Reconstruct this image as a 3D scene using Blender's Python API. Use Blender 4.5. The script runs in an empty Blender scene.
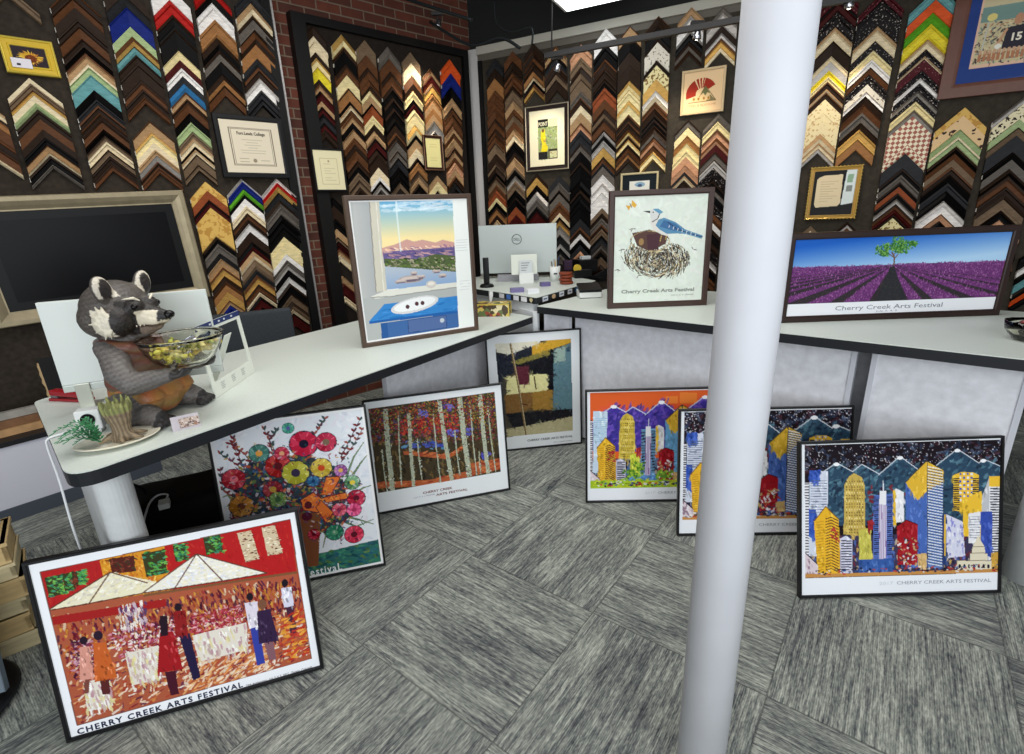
import bpy, bmesh, math, random
import numpy as np
from mathutils import Vector, Matrix
from math import sin, cos, pi, radians

C = bpy.context.scene.collection
scene = bpy.context.scene

# ------------------------------------------------------------ camera
FPX, PITCH, ROLL, EYE = 502.33, radians(17.789), radians(-2.296), 1.6
_fw = np.array([0, cos(PITCH), -sin(PITCH)])
_rt0 = np.array([1.0, 0, 0]); _up0 = np.array([0, sin(PITCH), cos(PITCH)])
_rt = cos(ROLL)*_rt0 + sin(ROLL)*_up0
_up = -sin(ROLL)*_rt0 + cos(ROLL)*_up0
cam_data = bpy.data.cameras.new('camera')
cam = bpy.data.objects.new('camera', cam_data); C.objects.link(cam)
cam_data.sensor_width = 36.0; cam_data.sensor_fit = 'HORIZONTAL'
cam_data.lens = 36.0*FPX/1024.0
cam_data.clip_start = 0.02; cam_data.clip_end = 100
cam.matrix_world = Matrix(((_rt[0], _up[0], -_fw[0], 0), (_rt[1], _up[1], -_fw[1], 0),
                           (_rt[2], _up[2], -_fw[2], EYE), (0, 0, 0, 1)))
scene.camera = cam

# ------------------------------------------------------------ light and exposure
scene.view_settings.view_transform = 'Standard'
scene.view_settings.look = 'None'
scene.view_settings.gamma = 1.0
scene.view_settings.use_curve_mapping = False
scene.view_settings.exposure = 0.22

world = bpy.data.worlds.new('world'); scene.world = world
world.use_nodes = True
bg = world.node_tree.nodes['Background']
bg.inputs[0].default_value = (0.86, 0.93, 1.0, 1); bg.inputs[1].default_value = 0.32

def area_light(name, loc, target, size, size_y, power, color=(1, 1, 1)):
    d = bpy.data.lights.new(name, 'AREA'); d.shape = 'RECTANGLE'; d.size = size; d.size_y = size_y
    d.energy = power; d.color = color
    o = bpy.data.objects.new(name, d); C.objects.link(o)
    o.location = loc
    o.rotation_euler = (Vector(target)-Vector(loc)).to_track_quat('-Z', 'Y').to_euler()
    return o

# daylight through the shop front behind the camera, and the ceiling's fluorescent panels
area_light('shopfront_daylight', (0.3, -2.6, 2.0), (0.2, 3.5, 0.7), 7.0, 2.6, 190, (0.93, 0.97, 1.0))
area_light('ceiling_daylight_tubes', (-0.2, 2.2, 3.5), (-0.2, 2.2, 0), 3.2, 2.4, 85, (1.0, 0.98, 0.94))

# ------------------------------------------------------------ pixel and plane helpers
def ray(px):
    return _fw + (px[0]-512)/FPX*_rt - (px[1]-377)/FPX*_up
def onz(px, z):
    d = ray(px); return np.array([0, 0, EYE]) + d*((z-EYE)/d[2])
def project(P):
    d = np.array(P, float)-np.array([0, 0, EYE]); w = d@_fw
    return (512+FPX*(d@_rt)/w, 377-FPX*(d@_up)/w)
CORNER = np.array([-.29, 5.73])
YAW_L, YAW_R = radians(42), radians(-27)
class Wall:
    def __init__(s, yaw):
        s.yaw = yaw; s.u = np.array([cos(yaw), sin(yaw)]); s.n = np.array([sin(yaw), -cos(yaw)])  # n points into the room
    def uz(s, px, off=0.0):
        d = ray(px); n3 = np.array([s.n[0], s.n[1], 0]); o = np.array([0, 0, EYE])
        p0 = np.array([CORNER[0]+s.n[0]*off, CORNER[1]+s.n[1]*off, 0])
        P = o + d*(((p0-o)@n3)/(d@n3))
        return float((P[:2]-CORNER)@s.u), float(P[2])
    def world(s, u, z, off=0.0):
        p = CORNER+s.u*u+s.n*off; return Vector((p[0], p[1], z))
WL, WR = Wall(YAW_L), Wall(YAW_R)
def at_px_depth(px, y):            # point on the ray of a pixel at world y
    d = ray(px); return np.array([0, 0, EYE]) + d*(y/d[1])

# ------------------------------------------------------------ materials
def lin(c):
    return tuple(((v/255.0)/12.92 if v/255.0 <= 0.04045 else ((v/255.0+0.055)/1.055)**2.4) for v in c)
_m = {}
def mat(name, rgb, rough=0.5, metal=0.0, coat=0.0, noise=0.0, nscale=40.0, spec=0.25, emit=None, bump=0.0, stretch=None):
    if name in _m: return _m[name]
    m = bpy.data.materials.new(name); m.use_nodes = True
    nt = m.node_tree; b = nt.nodes['Principled BSDF']
    col = lin(rgb)+(1,)
    b.inputs['Base Color'].default_value = col
    b.inputs['Roughness'].default_value = rough
    b.inputs['Metallic'].default_value = metal
    b.inputs['Coat Weight'].default_value = coat
    b.inputs['Coat Roughness'].default_value = 0.04
    b.inputs['Specular IOR Level'].default_value = spec
    if emit:
        b.inputs['Emission Color'].default_value = lin(rgb)+(1,); b.inputs['Emission Strength'].default_value = emit
    if noise or bump:
        tc = nt.nodes.new('ShaderNodeTexCoord'); n = nt.nodes.new('ShaderNodeTexNoise')
        n.inputs['Scale'].default_value = nscale; n.inputs['Detail'].default_value = 4
        src = tc.outputs['Object']
        if stretch:
            mp = nt.nodes.new('ShaderNodeMapping'); mp.inputs['Scale'].default_value = stretch
            nt.links.new(src, mp.inputs[0]); src = mp.outputs[0]
        nt.links.new(src, n.inputs['Vector'])
        if noise:
            r = nt.nodes.new('ShaderNodeMapRange'); r.inputs[1].default_value = .3; r.inputs[2].default_value = .7
            r.inputs[3].default_value = 1-noise; r.inputs[4].default_value = 1+noise
            nt.links.new(n.outputs['Fac'], r.inputs[0])
            mx = nt.nodes.new('ShaderNodeVectorMath'); mx.operation = 'SCALE'
            mx.inputs[0].default_value = col[:3]; nt.links.new(r.outputs[0], mx.inputs['Scale'])
            nt.links.new(mx.outputs[0], b.inputs['Base Color'])
        if bump:
            bp = nt.nodes.new('ShaderNodeBump'); bp.inputs['Strength'].default_value = bump; bp.inputs['Distance'].default_value = .01
            nt.links.new(n.outputs['Fac'], bp.inputs['Height']); nt.links.new(bp.outputs[0], b.inputs['Normal'])
    _m[name] = m
    return m

def vcol_mat(name, rough=0.5, coat=0.0, bump=0.0, nscale=60.0, spec=0.5):
    if name in _m: return _m[name]
    m = bpy.data.materials.new(name); m.use_nodes = True
    nt = m.node_tree; b = nt.nodes['Principled BSDF']
    a = nt.nodes.new('ShaderNodeAttribute'); a.attribute_name = 'paint'
    nt.links.new(a.outputs['Color'], b.inputs['Base Color'])
    b.inputs['Roughness'].default_value = rough; b.inputs['Coat Weight'].default_value = coat
    b.inputs['Coat Roughness'].default_value = 0.03; b.inputs['Specular IOR Level'].default_value = spec
    if bump:
        tc = nt.nodes.new('ShaderNodeTexCoord'); n = nt.nodes.new('ShaderNodeTexNoise'); n.inputs['Scale'].default_value = nscale
        n.inputs['Detail'].default_value = 5
        nt.links.new(tc.outputs['Object'], n.inputs['Vector'])
        bp = nt.nodes.new('ShaderNodeBump'); bp.inputs['Strength'].default_value = bump; bp.inputs['Distance'].default_value = .01
        nt.links.new(n.outputs['Fac'], bp.inputs['Height']); nt.links.new(bp.outputs[0], b.inputs['Normal'])
    _m[name] = m
    return m

# ------------------------------------------------------------ object helpers
def tag(o, label, cat, group=None, kind=None):
    o['label'] = label; o['category'] = cat
    if group: o['group'] = group
    if kind: o['kind'] = kind
    return o
def thing(name, label, cat, loc=(0, 0, 0), rot=(0, 0, 0), group=None):
    o = bpy.data.objects.new(name, None); C.objects.link(o)
    o.location = loc; o.rotation_euler = rot; o.empty_display_size = .05
    return tag(o, label, cat, group)
def obj(name, me, mats, parent=None, smooth=False):
    if isinstance(me, bmesh.types.BMesh):
        bm = me; me = bpy.data.meshes.new(name); bm.normal_update(); bm.to_mesh(me); bm.free()
    if not isinstance(mats, (list, tuple)): mats = [mats]
    for m in mats: me.materials.append(m)
    if smooth:
        me.polygons.foreach_set('use_smooth', [True]*len(me.polygons))
    o = bpy.data.objects.new(name, me); C.objects.link(o)
    if parent is not None: o.parent = parent
    return o
def structure(o):
    o['kind'] = 'structure'; return o
def box_into(bm, x0, x1, y0, y1, z0, z1, mi=0, M=None):
    vs = [bm.verts.new(Vector(p) if M is None else M@Vector(p)) for p in
          [(x0, y0, z0), (x1, y0, z0), (x1, y1, z0), (x0, y1, z0), (x0, y0, z1), (x1, y0, z1), (x1, y1, z1), (x0, y1, z1)]]
    fs = []
    for q in ((0, 3, 2, 1), (4, 5, 6, 7), (0, 1, 5, 4), (1, 2, 6, 5), (2, 3, 7, 6), (3, 0, 4, 7)):
        f = bm.faces.new([vs[i] for i in q]); f.material_index = mi; fs.append(f)
    return fs
def bevel(bm, w, seg=2):
    bmesh.ops.bevel(bm, geom=list(bm.edges), offset=w, segments=seg, affect='EDGES', profile=.7, clamp_overlap=True)
    return bm
def box_bm(x0, x1, y0, y1, z0, z1, bv=0.0, seg=2):
    bm = bmesh.new(); box_into(bm, x0, x1, y0, y1, z0, z1)
    if bv: bevel(bm, bv, seg)
    return bm
def prism_bm(pts, z0, z1, bv=0.0):
    bm = bmesh.new()
    lo = [bm.verts.new((p[0], p[1], z0)) for p in pts]; hi = [bm.verts.new((p[0], p[1], z1)) for p in pts]
    n = len(pts)
    bm.faces.new(lo[::-1]); bm.faces.new(hi)
    for i in range(n): bm.faces.new((lo[i], lo[(i+1) % n], hi[(i+1) % n], hi[i]))
    bmesh.ops.recalc_face_normals(bm, faces=bm.faces)
    if bv: bevel(bm, bv)
    return bm
def tube_into(bm, pts, r, seg=10, cap=True, mi=0):
    pts = [Vector(p) for p in pts]; n = len(pts)
    rs = r if isinstance(r, (list, tuple)) else [r]*n
    rings = []; prev = None
    for i, p in enumerate(pts):
        t = (pts[min(i+1, n-1)]-pts[max(i-1, 0)]).normalized()
        if prev is None:
            a = t.orthogonal().normalized()
        else:
            a = (prev-t*prev.dot(t)).normalized()
        prev = a; b = t.cross(a)
        rings.append([bm.verts.new(p+(a*cos(2*pi*k/seg)+b*sin(2*pi*k/seg))*rs[i]) for k in range(seg)])
    for i in range(n-1):
        for k in range(seg):
            f = bm.faces.new((rings[i][k], rings[i][(k+1) % seg], rings[i+1][(k+1) % seg], rings[i+1][k])); f.material_index = mi; f.smooth = True
    if cap:
        f = bm.faces.new(rings[0][::-1]); f.material_index = mi
        f = bm.faces.new(rings[-1]); f.material_index = mi
    return bm
def lathe_bm(prof, seg=32, M=None, close_bottom=True, close_top=False):
    bm = bmesh.new(); rings = []
    for r, z in prof:
        rings.append([bm.verts.new((r*cos(2*pi*k/seg), r*sin(2*pi*k/seg), z)) for k in range(seg)])
    for i in range(len(rings)-1):
        for k in range(seg):
            f = bm.faces.new((rings[i][k], rings[i][(k+1) % seg], rings[i+1][(k+1) % seg], rings[i+1][k])); f.smooth = True
    if close_bottom: bm.faces.new(rings[0][::-1])
    if close_top: bm.faces.new(rings[-1])
    bmesh.ops.recalc_face_normals(bm, faces=bm.faces)
    if M is not None: bm.transform(M)
    return bm
def smoothline(pts, n=8):
    pts = [Vector(p) for p in pts]; out = []
    P = [pts[0]]+pts+[pts[-1]]
    for i in range(1, len(P)-2):
        for k in range(n):
            t = k/n; a, b, c, d = P[i-1], P[i], P[i+1], P[i+2]
            out.append(0.5*((2*b)+(c-a)*t+(2*a-5*b+4*c-d)*t*t+(3*b-a-3*c+d)*t*t*t))
    out.append(pts[-1]); return out

def text_mesh(s, size, font_shear=0.0, align='CENTER', spacing=1.0, bold=0.0, ext=0.0003):
    cu = bpy.data.curves.new('lettering', 'FONT'); cu.body = s; cu.size = size; cu.align_x = align
    cu.shear = font_shear; cu.space_character = spacing; cu.offset = bold; cu.extrude = ext; cu.resolution_u = 2
    o = bpy.data.objects.new('tmp', cu); C.objects.link(o)
    dg = bpy.context.evaluated_depsgraph_get()
    me = bpy.data.meshes.new_from_object(o.evaluated_get(dg))
    bpy.data.objects.remove(o); bpy.data.curves.remove(cu)
    return me
def put_text(s, x, z, size, material, parent, y=-0.001, shear=0.0, align='CENTER', spacing=1.0, bold=0.0, width=None, tilt=0.0):
    me = text_mesh(s, size, shear, align, spacing, bold)
    if width:
        xs = [v.co.x for v in me.vertices]; w = max(xs)-min(xs); k = width/w
        me.transform(Matrix.Diagonal((k, 1, 1, 1)))
    me.transform(Matrix.Translation((x, y, z)) @ Matrix.Rotation(tilt, 4, 'Y') @ Matrix.Rotation(pi/2, 4, 'X'))
    return obj('lettering', me, material, parent)
# ============================================================ THE ROOM
def carpet_material():
    m = bpy.data.materials.new('carpet_tiles'); m.use_nodes = True
    nt = m.node_tree; N = nt.nodes; Lk = nt.links; b = N['Principled BSDF']; b.inputs['Roughness'].default_value = .95
    b.inputs['Specular IOR Level'].default_value = .12
    def math_(op, a=None, c=None, v=None):
        n = N.new('ShaderNodeMath'); n.operation = op
        for i, s in enumerate((a, c)):
            if s is None: continue
            if isinstance(s, (int, float)): n.inputs[i].default_value = s
            else: Lk.new(s, n.inputs[i])
        return n.outputs[0]
    tc = N.new('ShaderNodeTexCoord'); mp = N.new('ShaderNodeMapping'); mp.vector_type = 'POINT'
    Lk.new(tc.outputs['Object'], mp.inputs[0])
    T = TILE
    mp.inputs['Rotation'].default_value = (0, 0, -TILE_YAW)
    mp.inputs['Location'].default_value = (-TILE_O[0]/T, -TILE_O[1]/T, 0); mp.inputs['Scale'].default_value = (1/T, 1/T, 1)
    sx = N.new('ShaderNodeSeparateXYZ'); Lk.new(mp.outputs[0], sx.inputs[0])
    X, Y = sx.outputs[0], sx.outputs[1]
    par = math_('MODULO', math_('ADD', math_('FLOOR', X), math_('FLOOR', Y)), 2.0)
    par = math_('ABSOLUTE', par)
    # streak coordinates, swapped on every other tile, shifted per tile
    def mixf(f, a, c):
        n = N.new('ShaderNodeMix'); n.data_type = 'FLOAT'; Lk.new(f, n.inputs[0]); Lk.new(a, n.inputs[2]); Lk.new(c, n.inputs[3]); return n.outputs[0]
    U = mixf(par, X, Y); V = mixf(par, Y, X)
    cid = math_('ADD', math_('MULTIPLY', math_('FLOOR', X), 17.3), math_('MULTIPLY', math_('FLOOR', Y), 9.7))
    def noise(su, sv, detail, rough=.6):
        cb = N.new('ShaderNodeCombineXYZ'); Lk.new(math_('MULTIPLY', U, su), cb.inputs[0]); Lk.new(math_('MULTIPLY', V, sv), cb.inputs[1]); Lk.new(cid, cb.inputs[2])
        n = N.new('ShaderNodeTexNoise'); n.inputs['Scale'].default_value = 1; n.inputs['Detail'].default_value = detail; n.inputs['Roughness'].default_value = rough
        Lk.new(cb.outputs[0], n.inputs['Vector']); return n.outputs['Fac']
    a = noise(4.2, 62, 3, .62); c = noise(26, 100, 3, .7); e = noise(1.5, 5, 2)
    wv = N.new('ShaderNodeTexWave'); wv.wave_type = 'BANDS'; wv.bands_direction = 'Y'; wv.inputs['Scale'].default_value = 1
    cb = N.new('ShaderNodeCombineXYZ'); Lk.new(math_('MULTIPLY', V, 32), cb.inputs[1]); Lk.new(cb.outputs[0], wv.inputs['Vector'])
    s = math_('ADD', math_('ADD', math_('MULTIPLY', a, 1.1), math_('MULTIPLY', c, 1.0)), math_('ADD', math_('MULTIPLY', e, .55), math_('MULTIPLY', wv.outputs['Fac'], .10)))
    r = N.new('ShaderNodeValToRGB'); Lk.new(math_('ADD', math_('MULTIPLY', math_('SUBTRACT', s, 1.375), CARPET_K), .5), r.inputs[0])
    cr = r.color_ramp; cr.elements[0].position = .0; cr.elements[0].color = lin((44, 45, 50))+(1,)
    cr.elements[1].position = 1.0; cr.elements[1].color = lin((190, 193, 182))+(1,)
    k = cr.elements.new(.32); k.color = lin((92, 95, 96))+(1,)
    k = cr.elements.new(.56); k.color = lin((130, 134, 127))+(1,)
    # thin dark seams
    fx = math_('ABSOLUTE', math_('SUBTRACT', math_('FRACT', X), .5)); fy = math_('ABSOLUTE', math_('SUBTRACT', math_('FRACT', Y), .5))
    seam = math_('GREATER_THAN', math_('MAXIMUM', fx, fy), .4955)
    mx = N.new('ShaderNodeMix'); mx.data_type = 'RGBA'; Lk.new(math_('MULTIPLY', seam, .45), mx.inputs[0]); Lk.new(r.outputs[0], mx.inputs[6]); mx.inputs[7].default_value = lin((35, 36, 38))+(1,)
    Lk.new(mx.outputs[2], b.inputs['Base Color'])
    bp = N.new('ShaderNodeBump'); bp.inputs['Strength'].default_value = .5; bp.inputs['Distance'].default_value = .004
    Lk.new(s, bp.inputs['Height']); Lk.new(bp.outputs[0], b.inputs['Normal'])
    return m

def brick_material():
    m = bpy.data.materials.new('red_brick'); m.use_nodes = True
    nt = m.node_tree; N = nt.nodes; Lk = nt.links; b = N['Principled BSDF']; b.inputs['Roughness'].default_value = .9
    tc = N.new('ShaderNodeTexCoord'); sp = N.new('ShaderNodeSeparateXYZ'); cb = N.new('ShaderNodeCombineXYZ')
    Lk.new(tc.outputs['Object'], sp.inputs[0]); Lk.new(sp.outputs[0], cb.inputs[0]); Lk.new(sp.outputs[2], cb.inputs[1])
    br = N.new('ShaderNodeTexBrick'); Lk.new(cb.outputs[0], br.inputs['Vector'])
    br.inputs['Scale'].default_value = 1; br.inputs['Brick Width'].default_value = .205; br.inputs['Row Height'].default_value = .073
    br.inputs['Mortar Size'].default_value = .006; br.inputs['Mortar Smooth'].default_value = .2
    br.inputs['Color1'].default_value = lin((104, 52, 36))+(1,); br.inputs['Color2'].default_value = lin((70, 36, 27))+(1,); br.inputs['Mortar'].default_value = lin((118, 100, 84))+(1,)
    n = N.new('ShaderNodeTexNoise'); n.inputs['Scale'].default_value = 9; Lk.new(tc.outputs['Object'], n.inputs['Vector']); n.inputs['Detail'].default_value = 5
    mr = N.new('ShaderNodeMapRange'); mr.inputs[3].default_value = .6; mr.inputs[4].default_value = 1.3; Lk.new(n.outputs['Fac'], mr.inputs[0])
    sc = N.new('ShaderNodeVectorMath'); sc.operation = 'SCALE'; Lk.new(br.outputs['Color'], sc.inputs[0]); Lk.new(mr.outputs[0], sc.inputs['Scale'])
    Lk.new(sc.outputs[0], b.inputs['Base Color'])
    bp = N.new('ShaderNodeBump'); bp.inputs['Strength'].default_value = .6; bp.inputs['Distance'].default_value = .01; bp.invert = True
    Lk.new(br.outputs['Fac'], bp.inputs['Height']); Lk.new(bp.outputs[0], b.inputs['Normal'])
    return m

CARPET_K = 1.15; TILE = 0.668; TILE_YAW = radians(52.3); TILE_O = (0.0, 0.0)
_P = np.array([-.638, 1.583])   # a seam crossing
_c, _s = cos(-TILE_YAW), sin(-TILE_YAW)
TILE_O = (_P[0]*_c-_P[1]*_s, _P[0]*_s+_P[1]*_c)
ceil_z = 3.65
bm = bmesh.new(); box_into(bm, -5.5, 6.5, -3.0, 7.5, -.1, 0)
structure(obj('floor', bm, carpet_material()))
bm = bmesh.new(); box_into(bm, -5.5, 6.5, -3.0, 7.5, ceil_z, ceil_z+.1)
structure(obj('ceiling', bm, mat('dark_ceiling', (18, 24, 25), .9)))

def wall_box(name, wall, u0, u1, z0, z1, off0, off1, material, bv=0):
    """a box standing on a wall plane, x along the wall, y away from the room"""
    bm = box_bm(u0, u1, -off1, -off0, z0, z1, bv)
    o = obj(name, bm, material)
    o.location = (CORNER[0], CORNER[1], 0); o.rotation_euler = (0, 0, wall.yaw)
    return o
structure(wall_box('wall_left', WL, -7.0, 0.0, 0, ceil_z, -.2, 0, brick_material()))
structure(wall_box('wall_back', WR, -.1, 7.4, 0, ceil_z, -.2, 0, mat('dark_paint', (34, 34, 34), .8)))
# pale corner pilaster and trim above the back board
structure(wall_box('trim_1', WR, -.02, .11, 0, 3.16, 0, .05, mat('pale_trim', (196, 192, 190), .6)))
structure(wall_box('trim_2', WR, .11, 7.3, 3.10, 3.17, 0, .07, mat('trim_cream', (176, 172, 160), .6), .008))
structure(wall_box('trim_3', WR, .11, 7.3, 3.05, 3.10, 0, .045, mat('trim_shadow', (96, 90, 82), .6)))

# display boards (fabric boards the corner samples hang on)
fabric = mat('board_fabric', (50, 43, 36), .95, noise=.28, nscale=35)
fabricR = mat('board_fabric_back', (56, 50, 42), .95, noise=.22, nscale=35)
blackwood = mat('black_wood', (14, 12, 12), .5, spec=.25)
LB = thing('display_board', 'large dark display board full of corner samples, left of the red brick strip', 'display board', tuple(CORNER)+(0,), (0, 0, YAW_L))
obj('panel', box_bm(-5.2, -1.99, -.05, -.002, .40, 3.35), fabric, LB)
obj('side_frame', box_bm(-1.995, -1.93, -.075, -.051, .40, 3.35), blackwood, LB)
obj('edge_strip', box_bm(-1.929, -1.915, -.085, -.002, .40, 3.35), mat('pale_metal', (176, 172, 170), .35, .6), LB)
PB = thing('display_board', 'black-framed display board on the red brick wall beside the corner', 'display board', tuple(CORNER)+(0,), (0, 0, YAW_L))
obj('panel', box_bm(-1.68, -.15, -.045, -.002, .55, 3.08), mat('board_fabric_dark', (34, 27, 22), .95, noise=.25, nscale=35), PB)
bm = bmesh.new(); box_into(bm, -1.79, -1.68, -.085, -.002, .5, 3.14); box_into(bm, -.15, -.09, -.085, -.002, .5, 3.14)
box_into(bm, -1.68, -.15, -.085, -.002, 3.08, 3.14); box_into(bm, -1.68, -.15, -.085, -.002, .5, .55)
obj('frame', bm, blackwood, PB)
RB = thing('display_board', 'wide dark fabric display board covering the back wall behind the white post', 'display board', tuple(CORNER)+(0,), (0, 0, YAW_R))
obj('panel', box_bm(.16, 7.2, -.045, -.002, .5, 3.05), fabricR, RB)
obj('side_frame', box_bm(.115, .16, -.06, -.002, .5, 3.05), blackwood, RB)

# white structural post
bm = bmesh.new(); tube_into(bm, [(0, 0, 0), (0, 0, ceil_z)], .065, 48)
post = tag(obj('post', bm, mat('post_paint', (218, 219, 225), .55, noise=.03, nscale=6, bump=.15)), 'tall round white painted post standing on the carpet in front of the counter', 'post')
post.location = (.505, 1.05, 0)
# ============================================================ CORNER SAMPLES ON THE BOARDS
PAL = {
 'K': ((10, 8, 8), 'black'), 'D': ((44, 31, 23), 'dark brown'), 'B': ((92, 58, 36), 'brown'), 'T': ((172, 138, 100), 'tan'),
 'C': ((226, 208, 172), 'cream'), 'W': ((232, 227, 222), 'white'), 'G': ((98, 91, 84), 'grey'), 'S': ((172, 166, 160), 'silver grey'),
 'L': ((196, 154, 84), 'gold'), 'Y': ((228, 208, 52), 'yellow'), 'R': ((172, 30, 26), 'red'), 'M': ((66, 20, 19), 'maroon'),
 'N': ((24, 38, 112), 'navy blue'), 'U': ((52, 112, 160), 'steel blue'), 'E': ((104, 158, 160), 'teal'), 'V': ((90, 160, 40), 'green'),
 'O': ((214, 84, 36), 'orange'), 'o': ((140, 72, 42), 'rust brown'), 'P': ((196, 146, 112), 'rose tan'), 'A': ((42, 42, 44), 'charcoal'), 'I': ((230, 212, 158), 'ivory'),
 'Q': ((160, 178, 128), 'sage green'), 'H': ((152, 106, 64), 'honey brown'), 'Z': ((114, 94, 74), 'taupe'),
 'X': ((214, 206, 190), 'white marbled'), 'k': ((26, 22, 22), 'black speckled'), 'x': ((210, 196, 170), 'red and cream checkered'),
 'F': ((228, 214, 160), 'cream floral'), 'd': ((226, 190, 142), 'dotted peach'), 'j': ((228, 216, 178), 'cream with black marks'),
 'b': ((216, 176, 96), 'golden burl'), 'm': ((74, 18, 26), 'maroon speckled'), 'c': ((226, 210, 166), 'cream speckled')}
SPECK = {'X': ((110, 98, 86), 50, .62), 'k': ((170, 160, 152), 90, .66), 'F': ((126, 96, 52), 45, .56), 'd': ((60, 44, 34), 34, .64),
         'j': ((36, 30, 28), 60, .60), 'b': ((188, 140, 68), 30, .56), 'm': ((150, 100, 96), 90, .67), 'c': ((190, 156, 108), 70, .62)}
def sample_mat(k):
    nm = 'moulding_'+PAL[k][1].replace(' ', '_')
    if nm in _m: return _m[nm]
    if k == 'x':
        m = bpy.data.materials.new(nm); m.use_nodes = True; nt = m.node_tree; b = nt.nodes['Principled BSDF']
        tc = nt.nodes.new('ShaderNodeTexCoord'); mp = nt.nodes.new('ShaderNodeMapping'); mp.inputs['Rotation'].default_value = (0, radians(45), 0)
        ck = nt.nodes.new('ShaderNodeTexChecker'); ck.inputs['Scale'].default_value = 46
        ck.inputs[1].default_value = lin((226, 212, 182))+(1,); ck.inputs[2].default_value = lin((150, 74, 52))+(1,)
        nt.links.new(tc.outputs['Object'], mp.inputs[0]); nt.links.new(mp.outputs[0], ck.inputs[0]); nt.links.new(ck.outputs[0], b.inputs['Base Color'])
        _m[nm] = m; return m
    if k in SPECK:
        c2, sc, th = SPECK[k]
        m = bpy.data.materials.new(nm); m.use_nodes = True; nt = m.node_tree; b = nt.nodes['Principled BSDF']; b.inputs['Roughness'].default_value = .45; b.inputs['Specular IOR Level'].default_value = .08
        tc = nt.nodes.new('ShaderNodeTexCoord'); n = nt.nodes.new('ShaderNodeTexNoise'); n.inputs['Scale'].default_value = sc; n.inputs['Detail'].default_value = 1
        r = nt.nodes.new('ShaderNodeValToRGB'); r.color_ramp.elements[0].position = th-.02; r.color_ramp.elements[1].position = th+.02
        r.color_ramp.elements[0].color = lin(PAL[k][0])+(1,); r.color_ramp.elements[1].color = lin(c2)+(1,)
        nt.links.new(tc.outputs['Object'], n.inputs['Vector']); nt.links.new(n.outputs['Fac'], r.inputs[0]); nt.links.new(r.outputs[0], b.inputs['Base Color'])
        _m[nm] = m; return m
    metal = {'L': .35, 'S': .3}.get(k, 0)
    return mat(nm, PAL[k][0], .45, metal, spec=.08, noise=.18, nscale=16, stretch=(1, 1, 5))

tagmat = mat('price_tag', (222, 216, 204), .7)
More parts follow.
